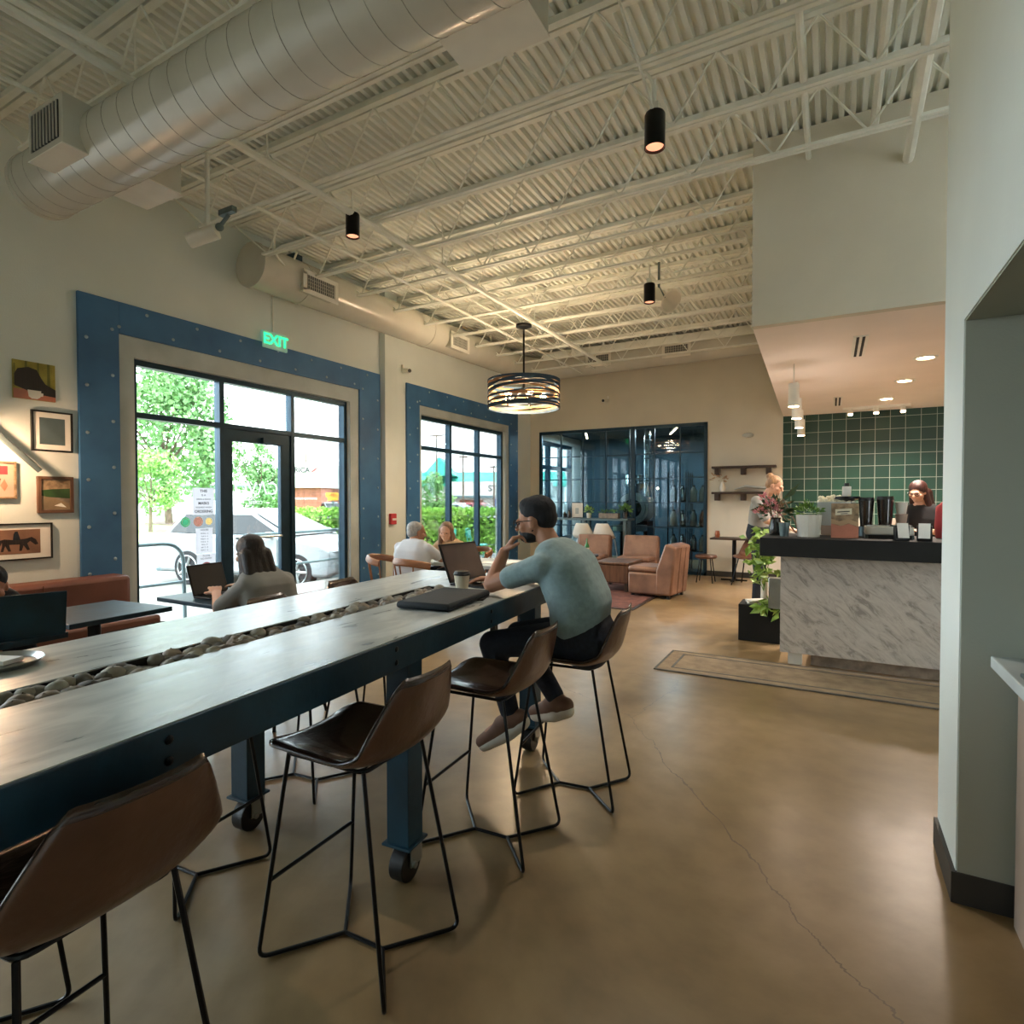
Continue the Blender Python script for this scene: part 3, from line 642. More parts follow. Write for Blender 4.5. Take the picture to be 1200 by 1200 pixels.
def tleg(x, y):
    l = obj('leg', MB().box((x-.048, y-.048, .15), (x+.048, y+.048, .86)).box((x-.062, y-.062, .145), (x+.062, y+.062, .155)), 'table_steel', t, bev=.003, smooth=False)
    c = obj('caster', MB().cyl((x-.03, y, .065), (x+.03, y, .065), .065, 24), 'black', l, bev=.004)
    obj('caster_fork', MB().box((x-.042, y-.02, .06), (x-.036, y+.05, .15)).box((x+.036, y-.02, .06), (x+.042, y+.05, .15)).cyl((x-.05, y, .065), (x+.05, y, .065), .012), 'steel', l, smooth=False)
for yy in (-1.55, .1, 1.34):
    for s in (-1, 1): tleg(s*(.395 if s > 0 else .42), yy)
# river stones
protos = []
for k in range(6):
    m = MB(); r = (.023+.008*rnd.random(), .028+.012*rnd.random(), .018+.007*rnd.random()); m.ell((0, 0, 0), r, 10, 7)
    for v in m.v: v += V((rnd.gauss(0, .0009), rnd.gauss(0, .0009), rnd.gauss(0, .0009)))
    protos.append((m.mesh('river_stone'), r)); protos[-1][0].polygons.foreach_set('use_smooth', [True]*len(protos[-1][0].polygons)); protos[-1][0].materials.append(M['stone_'+'abcdab'[k]])
ys = S1 + .03; k = 0
while ys < S2 - .03:
    for xs in (-.045, -.012, .02, .048):
        me, r = rnd.choice(protos); o = bpy.data.objects.new('river_stone', me); col.objects.link(o)
        p = tw(xs + rnd.uniform(-.006, .006), ys + rnd.uniform(-.012, .012), .89 + r[2] + rnd.choice((.004, .01, .018, .026, .033)))
        o.location = p; o.rotation_euler = (rnd.uniform(-.3, .3), rnd.uniform(-.3, .3), rnd.uniform(0, 6)); s_ = rnd.uniform(.85, 1.15); o.scale = (s_,)*3
        tag(o, 'smooth grey-brown river stone lying in the slot of the communal table', 'stone', 'river stones in the table slot'); k += 1
    ys += .034
# ------------------------------------------------------------------ stools and chairs
def shell(w, prof, thick=.02, rc=.07, wing=.05, n=14):
    """seat-and-back sheet: prof = [(x, z)] from the front lip to the top of the back; w across y"""
    P = [V((a, 0, b)) for a, b in prof]; P = fillet(P, .12, 6); m = len(P); rs = []
    L = [0]
    for a, b in zip(P, P[1:]): L.append(L[-1] + (b-a).length)
    for i, p in enumerate(P):
        s = L[i]/L[-1]; e = min(L[i], L[-1]-L[i]); q = w/2
        if e < rc: q -= rc - math.sqrt(max(0, rc*rc - (rc-e)**2))
        a = P[max(0, i-1)]; b = P[min(m-1, i+1)]; t = (b-a).normalized(); nrm = V((-t.z, 0, t.x))
        wg = wing*(.35 + .65*math.sin(PI*min(1, max(0, s))) )
        rs.append([p + V((0, q*(2*j/n-1), 0)) + nrm*wg*abs(2*j/n-1)**2.4 for j in range(n+1)])
    M_ = MB(); M_.rings(rs, closed=False); return M_
def stool_mesh():
    prof = [(-.235, .655), (-.2, .668), (.1, .64), (.2, .69), (.265, .93)]
    return shell(.43, prof, rc=.09, wing=.045)
def bar_stool(label, loc, rz):
    t = thing('bar_stool', label, 'bar stool', loc, rz, 'brown leather bar stools around the communal table')
    s = obj('seat_shell', stool_mesh(), ['leather', 'leather_seat'], t, solid=.022, sub=1, ang=80); s.modifiers[0].material_offset = 1; s.modifiers[0].material_offset_rim = 1
    m = MB(); r = .0068
    F = {'A': (-.25, -.205, .008), 'B': (-.25, .205, .008), 'C': (.235, -.19, .008), 'D': (.235, .19, .008)}
    M1 = (-.085, 0, .008); M2 = (.07, 0, .008)
    top = {'A': (-.17, -.15, .645), 'B': (-.17, .15, .645), 'C': (.12, -.14, .64), 'D': (.12, .14, .64)}
    for k, c in (('A', M1), ('B', M1), ('C', M2), ('D', M2)):
        m2 = MB().tube(fillet([top[k], F[k], c], .035, 5), r, 8); obj('leg', m2, 'black_metal', t)
    obj('base_bar', MB().tube([M1, M2], r, 8), 'black_metal', t)
    z = .25; q = (z-.008)/(.637)
    a = V(F['A']).lerp(V(top['A']), q); b = V(F['B']).lerp(V(top['B']), q); obj('footrest', MB().tube([a, b], r, 8), 'black_metal', t)
    obj('seat_frame', MB().tube(fillet([top['A'], top['C'], top['D'], top['B']], .03), r, 8, loop=True), 'black_metal', t)
    return t
S = bar_stool('brown leather bar stool in the bottom left corner, its back nearest the camera', (-1.34, .57, 0), R(3))
def st(label, x, y, rz, src=S): return dup(src, (x, y, 0), R(rz), label)
st('brown leather bar stool with a glossy seat, front and centre beside the table caster', -1.3, 1.37, 2)
st('brown leather bar stool between the centre stool and the seated man', -1.25, 2.085, 3)
S4 = st('brown leather bar stool the man in the grey polo sits on', -1.1, 2.64, 6)
st('bar stool tucked under the far side of the table, nearest the camera', -2.12, .58, 184)
st('bar stool tucked under the far side of the table, opposite the centre stool', -2.18, 1.3, 185)
st('bar stool tucked under the far side of the table, opposite the man', -2.36, 2.05, 186)
st('bar stool tucked under the far end of the far side of the table', -2.5, 2.72, 186)

def cafe_chair(label, loc, rz, m='leather_tan', group='leather cafe chairs', name='cafe_chair'):
    t = thing(name, label, 'chair', loc, rz, group)
    prof = [(-.23, .45), (-.19, .465), (.12, .44), (.2, .5), (.26, .8)]
    obj('seat_shell', shell(.46, prof, rc=.1, wing=.06), m, t, solid=.02, sub=1, ang=80)
    for sx, sy in ((-1, -1), (-1, 1), (1, -1), (1, 1)):
        obj('leg', MB().tube([(sx*.13, sy*.13, .44), (sx*.21, sy*.21, .0)], .011, 8), 'black_metal', t)
    return t
def round_wood_chair(label, loc, rz):
    t = thing('wooden_chair', label, 'chair', loc, rz, 'wooden chairs by the second window')
    obj('seat', MB().lathe([(0, .43), (.2, .43), (.215, .445), (.2, .46), (0, .46)], n=24), 'wood_chair', t)
    for a in (45, 135, 225, 315): obj('leg', MB().tube([(.15*math.cos(R(a)), .15*math.sin(R(a)), .43), (.2*math.cos(R(a)), .2*math.sin(R(a)), 0)], .015, 8), 'wood_chair', t)
    P = [(.23*math.cos(R(a)), .23*math.sin(R(a)), .74 + .05*math.cos(R(a))) for a in range(-95, 96, 12)]
    obj('backrest', MB().tube(P, .02, 8, flat=1.9), 'wood_chair', t)
    for a in (-85, -40, 0, 40, 85): obj('spindle', MB().tube([(.18*math.cos(R(a)), .18*math.sin(R(a)), .45), (.23*math.cos(R(a)), .23*math.sin(R(a)), .75)], .009, 6), 'wood_chair', t)
    return t
def cafe_table(label, loc, w, d, h=.74, rz=0, group=None, m='table_steel'):
    t = thing('cafe_table', label, 'table', loc, rz, group)
    obj('tabletop', MB().box((-w/2, -d/2, h-.03), (w/2, d/2, h)), m, t, bev=.004, smooth=False)
    obj('pedestal', MB().cyl((0, 0, .02), (0, 0, h-.03), .035, 14), 'black_metal', t)
    obj('foot', MB().box((-.22, -.03, 0), (.22, .03, .025)).box((-.03, -.22, 0), (.03, .22, .026)), 'black_metal', t, bev=.004)
    return t
# ------------------------------------------------------------------ banquette and tables by the first window
t = thing('banquette', 'long reddish-brown leather banquette against the picture wall', 'bench', (-5.45, 1.0, 0))
m = MB(); m.box((-.32, -1.7, .25), (-.06, 1.87, .76)); obj('backrest', m, 'leather_booth', t, bev=.04, ang=60)
obj('seat', MB().box((-.07, -1.7, .3), (.42, 1.86, .45)), 'leather_booth', t, bev=.03, ang=60)
obj('base', MB().box((-.3, -1.68, 0), (.36, 1.84, .3)), 'black_matte', t, smooth=False)
obj('seams', MB().box((-.061, -.8, .45), (-.055, -.796, .74)).box((-.061, .3, .45), (-.055, .304, .74)).box((-.061, 1.2, .45), (-.055, 1.204, .74)), 'stitch', t, smooth=False)
cafe_table('dark square cafe table in front of the end of the banquette', (-3.98, 1.85, 0), .6, .6, .745, R(5), 'dark cafe tables along the banquette')
cafe_table('dark square cafe table holding the laptop by the entrance door', (-3.8, 2.62, 0), .78, .55, .74, R(0), 'dark cafe tables along the banquette')
cafe_table('dark cafe table at the left edge with a laptop and a tray', (-3.72, 1.22, 0), .55, .5, .745, R(5), 'dark cafe tables along the banquette')
cafe_chair('reddish leather chair the long-haired woman sits on', (-3.2, 2.58, 0), R(0), 'leather_booth', 'leather chairs by the banquette tables')
cafe_chair('reddish leather chair pulled up to the table before the banquette', (-3.3, 1.85, 0), R(10), 'leather_booth', 'leather chairs by the banquette tables')
t = thing('bench', 'low dark leather bench back behind the communal table near the door', 'bench', (-4.6, 4.2, 0))
obj('seat', MB().box((-.25, -.6, .36), (.25, .6, .46)), 'leather_booth', t, bev=.02); obj('frame', MB().box((-.22, -.56, 0), (-.18, .56, .36)).box((.18, -.56, 0), (.22, .56, .36)), 'black_metal', t)

def laptop(label, loc, rz, m='steel', lid=105, w=.33, d=.23, group=None, scr='black'):
    t = thing('laptop', label, 'laptop', loc, rz)
    obj('base', MB().box((-w/2, -d/2, 0), (w/2, d/2, .012)), m, t, bev=.003)
    obj('keyboard', MB().box((-w/2+.02, -.02, .012), (w/2-.02, d/2-.03, .0135)), 'black', t, smooth=False)
    T = Matrix.Translation((0, d/2, .012)) @ Euler((R(lid-90), 0, 0)).to_matrix().to_4x4()
    # lid stands up along local z, leaning away (+y)
    T = Matrix.Translation((0, d/2, .012)) @ Euler((-R(lid-90), 0, 0)).to_matrix().to_4x4()
    l = obj('lid', MB().box((-w/2, -.004, 0), (w/2, .004, .225), T), m, t, bev=.003)
    obj('screen', MB().box((-w/2+.012, -.0055, .014), (w/2-.012, -.004, .213), T), scr, l, smooth=False)
    return t
# on the communal table
laptop('dark laptop on the far end of the communal table, screen facing the man', (-1.70, 2.76, .96), R(86), 'black_metal', 112, .34, .24, scr='screen_brown')
t = thing('takeaway_cup', 'paper takeaway cup with a black lid on the communal table', 'cup', (-1.665, 2.47, .96))
obj('cup_body', MB().lathe([(0, 0), (.03, 0), (.041, .085), (.037, .085), (.028, .005), (0, .005)], n=24), 'paper_cup', t)
obj('cup_lid', MB().lathe([(.043, .083), (.044, .09), (.04, .094), (.037, .104), (0, .102)], n=24), 'black', t)
t = thing('leather_folder', 'black zipped portfolio case lying on the communal table', 'folder', (-1.545, 2.16, .962), R(8))
obj('cover', MB().box((-.13, -.22, 0), (.13, .22, .032)), 'folder', t, bev=.014, ang=60)
obj('zip', MB().box((-.131, -.2, .014), (.131, .2, .018)), 'black_metal', t, smooth=False)
t = thing('smartphone', 'black phone lying at the edge of the communal table beside the man', 'phone', (-1.47, 2.33, .9605), R(20))
obj('body', MB().box((-.035, -.072, 0), (.035, .072, .008)), 'black', t, bev=.003)
# laptop of the long-haired woman and the left-edge one
laptop('dark laptop open on the small table before the long-haired woman', (-3.82, 2.6, .74), R(98), 'black_metal', 108, .3, .21)
laptop('big dark laptop at the left edge, seen from behind its lid', (-3.6, 1.3, .745), R(255), 'table_steel', 105, .4, .27)
t = thing('tray', 'round metal tray with a napkin at the left edge behind the communal table', 'tray', tw(-.36, -.82, .96)[:3])
obj('dish', MB().lathe([(0, .004), (.1, .004), (.115, .016), (.118, .014), (.1, 0), (0, 0)], n=28), 'steel', t); obj('napkin', MB().cbox((.0, .02, .012), (.08, .06, .012), .4), 'paper', t)

# ------------------------------------------------------------------ old couple's table, second window
t = thing('dining_table', 'pale dining table of the couple under the second window', 'table', (-3.75, 5.45, 0), R(0))
obj('tabletop', MB().box((-.55, -.35, .71), (.75, .35, .745)), 'trim_grey', t, bev=.004)
for sx, sy in ((-.48, -.3), (.68, -.3), (-.48, .3), (.68, .3)): obj('leg', MB().box((sx-.03, sy-.03, 0), (sx+.03, sy+.03, .71)), 'black_metal', t)
round_wood_chair('curved wooden chair nearest the pilaster, empty', (-4.32, 4.95, 0), R(200))
round_wood_chair('curved wooden chair the grey-haired man sits on', (-3.85, 4.85, 0), R(-100))
round_wood_chair('wooden chair of the woman facing the camera, behind the dining table', (-4.0, 6.2, 0), R(80))
t = thing('paper_sheets', 'white papers spread on the dining table by the second window', 'papers', (-3.2, 5.4, .746)); obj('sheets', MB().cbox((0, 0, .002), (.3, .21, .004), .3).cbox((.12, .1, .005), (.21, .3, .003), -.2), 'paper', t)
t = thing('drinking_glass', 'small glass on the dining table of the couple', 'glass', (-3.75, 5.35, .746)); obj('tumbler', MB().lathe([(0, 0), (.03, 0), (.035, .1), (.032, .1), (.028, .006), (0, .006)], n=16), 'glass_clear', t)

# ------------------------------------------------------------------ lounge
def armchair(label, loc, rz):
    t = thing('leather_armchair', label, 'armchair', loc, rz, 'tan leather club chairs around the trunk')
    obj('seat_base', MB().box((-.34, -.3, .04), (.2, .3, .36)), 'leather_tan', t, bev=.03, ang=60)
    obj('seat_cushion', MB().box((-.35, -.29, .36), (.16, .29, .45)), 'leather_tan', t, bev=.035, ang=60)
    obj('backrest', MB().prism([(.1, .05), (.34, .05), (.4, .76), (.24, .8), (.1, .4)], -.31, .31, 'y'), 'leather_tan', t, bev=.03, ang=60)
    obj('seam', MB().tube([(.348, -.1, .06), (.408, -.1, .74)], .004, 5).tube([(.348, .1, .06), (.408, .1, .74)], .004, 5), 'stitch', t)
    for x, y in ((-.28, -.25), (-.28, .25), (.28, -.25), (.28, .25)): obj('foot', MB().box((x-.02, y-.02, 0), (x+.02, y+.02, .05)), 'black', t)
    return t
A = armchair('tan leather club chair nearest the camera, seen from behind and the side', (-2.28, 8.62, 0), R(-8))
dup(A, (-3.83, 9.86, 0), R(95), 'tan leather club chair on the left, facing the camera behind the man')
dup(A, (-2.99, 9.98, 0), R(92), 'tan leather club chair facing the camera before the steel posts')
t = thing('trunk_table', 'brown wooden trunk used as the lounge coffee table', 'coffee table', (-3.0, 8.95, 0), R(0))
obj('chest', MB().box((-.28, -.36, .14), (.28, .36, .42)), 'wood_trunk', t, bev=.015)
obj('lid', MB().box((-.29, -.37, .42), (.29, .37, .46)), 'wood_trunk', t, bev=.012)
for x, y in ((-.24, -.32), (.24, -.32), (-.24, .32), (.24, .32)): obj('leg', MB().box((x-.025, y-.025, 0), (x+.025, y+.025, .14)), 'wood_dark', t)
t = thing('side_table', 'small dark side table left of the trunk, carrying a bottle', 'side table', (-3.55, 8.9, 0))
obj('tabletop', MB().lathe([(0, .5), (.22, .5), (.22, .53), (0, .53)], n=24), 'black', t); obj('pedestal', MB().cyl((0, 0, .02), (0, 0, .5), .02).lathe([(0, 0), (.15, 0), (.15, .015), (0, .02)]), 'black_metal', t)
t = thing('glass_bottle', 'green glass bottle standing on the small side table in the lounge', 'bottle', (-3.5, 8.85, .53)); obj('bottle_body', MB().lathe([(0, 0), (.035, 0), (.037, .01), (.037, .15), (.014, .2), (.013, .27), (0, .27)], n=18), 'bottle_green', t); obj('label', MB().lathe([(.038, .05), (.038, .12)], n=18), 'paper', t)
t = thing('area_rug', 'dark reddish patterned rug under the lounge chairs', 'rug', (-3.0, 8.75, 0)); obj('rug_field', MB().box((-.75, -1.45, .001), (.72, 1.25, .011)), 'rug_red', t, smooth=False)
obj('rug_border', MB().box((-.8, -1.5, .001), (-.75, 1.3, .01)).box((.72, -1.5, .001), (.77, 1.3, .01)).box((-.75, -1.5, .001), (.72, -1.45, .01)).box((-.75, 1.25, .001), (.72, 1.3, .01)), 'wood_dark', t, smooth=False)
# high table along the dark glass
t = thing('high_table', 'long grey high table in front of the dark glass partition', 'table', (-4.3, 10.85, 0))
obj('tabletop', MB().box((-1.0, -.22, 1.03), (.92, .22, 1.07)), 'alu_grey', t, bev=.004)
for x in (-.92, .0, .84): obj('leg', MB().box((x-.03, -.17, 0), (x+.03, -.11, 1.03)).box((x-.03, .11, 0), (x+.03, .17, 1.03)), 'alu_grey', t)
def white_stool(label, loc):
    t = thing('white_bar_chair', label, 'bar chair', loc, R(95), 'white bar chairs at the high table')
    obj('seat_shell', shell(.42, [(-.2, .7), (.1, .68), (.18, .74), (.23, 1.0)], rc=.09, wing=.05), 'white_plastic', t, solid=.02, sub=1, ang=80)
    for sx, sy in ((-1, -1), (-1, 1), (1, -1), (1, 1)): obj('leg', MB().tube([(sx*.12, sy*.12, .68), (sx*.2, sy*.2, 0)], .012, 8), 'steel', t)
    obj('footrest', MB().tube([(-.18, -.18, .25), (.18, -.18, .25), (.18, .18, .25), (-.18, .18, .25)], .009, 6, loop=True), 'steel', t)
    return t
# backs towards the camera
W_ = white_stool('white bar chair at the high table, left of the two', (-4.15, 10.42, 0)); W_.rotation_euler.z = R(-88)
dup(W_, (-3.74, 10.45, 0), R(-92), 'white bar chair at the high table, right of the two')
t = thing('menu_stand', 'white framed card standing on the high table', 'sign', (-4.5, 10.85, 1.07), R(10)); obj('card', MB().box((-.11, -.006, .01), (.11, .006, .3)), 'paper', t); obj('picture', MB().box((-.04, -.008, .08), (.03, -.006, .2)), 'trim_grey', t); obj('foot', MB().box((-.08, -.05, 0), (.08, .05, .012)), 'black', t)
def leafy(mb, c, r, n, s, rng, up=.3):
    for i in range(n):
        d = V((rng.gauss(0, 1), rng.gauss(0, 1), abs(rng.gauss(0, 1))*up+rng.gauss(0, .3))).normalized(); p = V(c) + d*r*rng.uniform(.35, 1); leaf(mb, p, d + V((0, 0, rng.uniform(-.5, .5))), s*rng.uniform(.7, 1.2), rng)
def leaf(mb, p, d, s, rng, wd=.45):
    d = d.normalized(); x = d.cross(V((rng.gauss(0, 1), rng.gauss(0, 1), rng.gauss(0, 1)))).normalized(); nn = x.cross(d)
    a = p; b = p + d*s*.45 + x*s*wd*.5 + nn*s*.06; c = p + d*s + nn*-s*.08; e = p + d*s*.45 - x*s*wd*.5 + nn*s*.06; g = p + d*s*.5 - nn*s*.03
    mb.add([a, b, c, e, g], [(0, 1, 4), (1, 2, 4), (4, 2, 3), (0, 4, 3)])
def potted(name, label, loc, pot_r, pot_h, potm, lr, n, s, lm, cz=None, up=1.2):
    t = thing(name, label, 'plant', loc)
    obj('pot', MB().lathe([(0, 0), (pot_r*.85, 0), (pot_r, pot_h), (pot_r*.93, pot_h), (pot_r*.8, pot_h*.85), (0, pot_h*.85)], n=24), potm, t)
    m = MB(); rg = random.Random(len(label)); leafy(m, (0, 0, pot_h + (cz or lr*.3)), lr, n, s, rg, up); obj('foliage', m, lm, t, smooth=False)
    m = MB()
    for k in range(6): a = rg.random()*6; m.tube([(0, 0, pot_h*.8), (lr*.5*math.cos(a), lr*.5*math.sin(a), pot_h+lr*.4)], .003, 5)
    obj('stems', m, 'leaf_dark', t); return t
potted('potted_plant', 'small pale plant in a pot on the high table', (-4.25, 10.85, 1.07), .05, .1, 'pot_white', .09, 60, .07, 'leaf_light')
potted('potted_plant', 'green plant in a glass vase at the right end of the high table', (-3.5, 10.85, 1.07), .05, .12, 'glass_dark_jar', .1, 60, .08, 'leaf')
t = thing('planter_box', 'long pale box of succulents on the high table', 'planter', (-3.82, 10.85, 1.07)); obj('box', MB().box((-.2, -.07, 0), (.2, .07, .1)), 'stone_d', t, bev=.005)
m = MB(); rg = random.Random(3)
for x in (-.14, -.05, .05, .14): leafy(m, (x, 0, .11), .05, 25, .045, rg, 1.5)
obj('foliage', m, 'leaf', t, smooth=False)
for x, h in ((-4.75, .12), (-4.66, .16), (-4.95, .1)):
    t = thing('jar', {(-4.75): 'short dark jar on the left end of the high table', (-4.66): 'taller dark jar beside the white card on the high table', (-4.95): 'lowest dark jar at the far left of the high table'}[x], 'jar', (x, 10.8, 1.07)); obj('jar_body', MB().lathe([(0, 0), (.035, 0), (.04, h*.6), (.02, h*.85), (.025, h), (0, h)], n=14), 'glass_dark_jar', t)
# small table and seats against the back wall
t = cafe_table('small dark table against the back wall under the wooden shelves', (-1.5, 10.85, 0), .75, .5, .76, 0, None, 'wood_dark')
cafe_chair('brown leather bucket chair at the small table by the back wall', (-1.2, 10.4, 0), R(75), 'leather', 'seats at the back wall table', 'bucket_chair')
t = thing('low_stool', 'round brown stool left of the small table by the back wall', 'stool', (-1.9, 10.4, 0)); obj('seat', MB().lathe([(0, .42), (.17, .42), (.19, .45), (.17, .48), (0, .48)], n=24), 'leather', t)
for a in (45, 135, 225, 315): obj('leg', MB().tube([(.12*math.cos(R(a)), .12*math.sin(R(a)), .43), (.19*math.cos(R(a)), .19*math.sin(R(a)), 0)], .01, 6), 'black_metal', t)
t = thing('copper_cup', 'small copper cup on the left end of the back wall table', 'cup', (-1.78, 10.8, .76)); obj('cup_body', MB().lathe([(0, 0), (.035, 0), (.045, .05), (.035, .12), (.03, .12), (.03, .01), (0, .01)], n=18), 'copper', t)
# wooden shelves
for z, lb in ((2.03, 'dark wooden wall shelf right of the dark glass, upper one'), (1.56, 'dark wooden wall shelf right of the dark glass, lower one')):
    t = thing('wall_shelf', lb, 'shelf', (-1.4, BY, z), group='wooden shelves on the back wall')
    obj('board', MB().box((-.54, -.22, -.02), (.54, -.0, .02)), 'wood_dark', t, bev=.003)
    for x in (-.45, .0, .42): obj('bracket', MB().box((x-.04, -.19, -.14), (x+.04, -.0, -.02)), 'wood_dark', t, bev=.004)
t = thing('dried_flower_vase', 'white vase of dried flowers on the left end of the lower wall shelf', 'vase', (-1.75, 11.15, 1.58)); obj('vase_body', MB().lathe([(0, 0), (.04, 0), (.06, .08), (.03, .16), (.035, .18), (0, .17)], n=18), 'pot_white', t)
m = MB(); leafy(m, (-.06, 0, .22), .14, 40, .07, random.Random(5), .8); obj('dried_flowers', m, 'blouse_tan', t, smooth=False)
t = thing('driftwood', 'pale carved board leaning on the lower wall shelf', 'ornament', (-1.25, 11.16, 1.555)); obj('board', MB().tube([(-.3, 0, .07), (-.1, 0, .12), (.2, 0, .09), (.38, 0, .11)], .05, 10, radii=[.03, .1, .08, .03], flat=.3), 'trim_grey', t)

# ------------------------------------------------------------------ dark glass partition and the roasting room behind it
s = MB(); x0, x1 = -5.56, -2.06; xs = [-5.56+.5*k for k in range(8)]
for x in xs: s.box((x-.012, BY-.02, 0), (x+.012, BY+.02, 2.9))
for z in (.9, 1.38, 1.86, 2.34): s.box((x0, BY-.015, z-.01), (x1, BY+.015, z+.01))
s.box((x0, BY-.03, 2.84), (x1, BY+.03, 2.9)).box((x0, BY-.03, 0), (x1, BY+.03, .06)).box((x1-.05, BY-.03, 0), (x1, BY+.03, 2.9)).box((x0, BY-.03, 0), (x0+.05, BY+.03, 2.9)).box((-3.52, BY-.04, 0), (-3.44, BY+.04, 2.9))
w3 = struct('window_3', s, 'alu_dark', smooth=False)
obj('pane', MB().box((x0, BY-.003, .06), (x1, BY+.003, 2.84)), 'glass_dark', w3, smooth=False)
struct('wall_roastery', MB().box((WX, 14.2, 0), (-1.9, 14.3, 4.4)).box((-1.98, BY+.12, 0), (-1.9, 14.2, 4.4)), 'room_blue', smooth=False)
struct('trim_4', MB().box((WX, BY+.12, 3.0), (-1.9, 14.2, 3.06)), 'room_dark', smooth=False)
storefront('window_4', 11.75, 13.75, .45, 2.8, [12.4, 13.1], [2.2], 'alu_dark', .09)
t = thing('coffee_roaster', 'drum coffee roaster with a hopper behind the dark glass', 'roaster', (-3.75, 12.4, 0))
obj('drum', MB().cyl((0, -.25, 1.25), (0, .35, 1.25), .34, 32).cyl((0, -.28, 1.25), (0, -.25, 1.25), .28, 32), 'steel', t)
obj('front_plate', MB().cyl((0, -.3, 1.25), (0, -.28, 1.25), .2).box((-.07, -.33, 1.15), (.07, -.29, 1.27)), 'black_metal', t)
obj('hopper', MB().lathe([(.08, 1.55), (.1, 1.62), (.24, 1.78), (.24, 1.98), (.22, 1.98), (.22, 1.78), (.08, 1.6)], n=28), 'chrome', t)
obj('cooling_tray', MB().lathe([(0, .78), (.36, .78), (.36, .9), (.34, .9), (.34, .8), (0, .8)], c=(0, -.45, 0), n=32), 'steel', t)
obj('stand', MB().box((-.3, -.2, .0), (-.22, .3, .95)).box((.22, -.2, 0), (.3, .3, .95)).box((-.3, -.2, .9), (.3, .3, .98)), 'black_metal', t)
t = thing('exhaust_pipe', 'tall silver exhaust pipe behind the dark glass', 'pipe', (-3.45, 12.2, 0)); obj('tube', MB().cyl((0, 0, 1.5), (0, 0, 3.0), .075, 24), 'chrome', t); obj('collars', MB().cyl((0, 0, 1.82), (0, 0, 1.85), .082).cyl((0, 0, 2.3), (0, 0, 2.33), .082).cyl((0, 0, 2.7), (0, 0, 2.72), .085), 'steel', t)
for i, (x, lb) in enumerate(((-2.75, 'left'), (-2.35, 'right'))):
    t = thing('storage_rack', 'black wire rack of silver canisters behind the dark glass, %s one' % lb, 'rack', (x, 12.1, 0))
    m = MB()
    for z in (.4, .9, 1.4, 1.9): m.box((-.18, -.2, z-.012), (.18, .2, z))
    for sx in (-.18, .18):
        for sy in (-.2, .2): m.box((sx-.01, sy-.01, 0), (sx+.01, sy+.01, 2.0))
    obj('frame', m, 'black_metal', t, smooth=False)
    for z in (.4, .9, 1.4):
        for sx in (-.09, .09):
            c = thing('canister', 'shiny steel canister on a rack behind the dark glass', 'canister', (x+sx, 12.0, z), group='steel canisters in the roasting room'); obj('canister_body', MB().lathe([(0, 0), (.06, 0), (.07, .02), (.07, .22), (.04, .27), (.03, .3), (0, .3)], n=18), rnd.choice(('chrome', 'steel', 'copper', 'pot_white')), c); obj('canister_lid', MB().lathe([(0, .3), (.035, .3), (.03, .33), (0, .33)], n=14), 'black', c)
for x, lb in ((-5.0, 'left'), (-3.0, 'right')):
    t = thing('fill_strip_light', 'slim strip light added to brighten the roasting room, %s one' % lb, 'strip light', (x, 12.6, 2.92), R(20)); obj('body', MB().box((-.02, -.6, 0), (.02, .6, .05)), 'vent_white', t); obj('diffuser', MB().box((-.015, -.58, -.006), (.015, .58, 0)), 'lamp_warm', t)
    l = bpy.data.lights.new('strip', 'AREA'); l.energy = 14; l.color = (.8, .92, 1); l.shape = 'RECTANGLE'; l.size = .05; l.size_y = 1.1; o = bpy.data.objects.new('strip_fill_lamp', l); col.objects.link(o); o.parent = t; o.location = (0, 0, -.02)  # strips and their lamps added to brighten the room behind the glass
# ------------------------------------------------------------------ bar
t = thing('bar_counter', 'marble-fronted bar counter with a thick black top', 'counter', (-.38, 5.5, 0))
obj('marble_front', MB().box((0, 0, .11), (3.4, .04, .965)), 'marble', t, smooth=False); obj('end_panel', MB().box((0, .04, .11), (.03, .62, .965)), 'pot_white', t, smooth=False)
obj('plinth', MB().box((.24, .1, 0), (3.4, .5, .11)), 'stone_d', t, smooth=False); obj('foot', MB().box((.06, .06, 0), (.17, .16, .11)), 'pot_white', t, smooth=False)
obj('countertop', MB().box((-.15, -.2, .957), (3.4, .66, 1.112)), 'black_matte', t, bev=.004, smooth=False)
Z = 1.112
t = thing('terracotta_box', 'tan printed cardboard display box standing on the bar counter', 'box', (.1, 5.62, Z))
obj('box_body', MB().box((-.1, -.06, 0), (.1, .06, .29)), 'wicker', t, smooth=False, bev=.003)
m = MB(); m.prism([(-.1, .0), (.1, 0), (.1, .09), (.03, .12), (-.03, .1), (-.1, .12)], -.0625, -.061, 'y'); obj('red_band', m, 'coral', t, smooth=False)
m = MB(); m.prism([(-.1, .125), (-.03, .105), (.03, .125), (.1, .095), (.1, .13), (.03, .16), (-.04, .14), (-.1, .16)], -.0625, -.061, 'y'); obj('tan_wave', m, 'blouse_tan', t, smooth=False)
m = MB(); m.prism([(-.07, .19), (.05, .2), (.05, .25), (-.07, .24)], -.064, -.062, 'y'); b = obj('name_plate', m, 'flower_white', t, smooth=False)
m = MB(); m.prism([(-.055, .213), (.035, .22), (.035, .228), (-.055, .221)], -.066, -.064, 'y').prism([(-.03, .2), (.02, .204), (.02, .209), (-.03, .205)], -.066, -.064, 'y'); obj('lettering', m, 'ink', b, smooth=False)
def pot_plant2(): pass
t = thing('flower_pot', 'white ribbed pot with a small green herb on the bar counter', 'plant', (-.17, 5.62, Z))
prof = [(0, 0), (.085, 0), (.1, .19), (.094, .19), (.08, .17), (0, .17)]; m = MB(); m.lathe(prof, n=40)
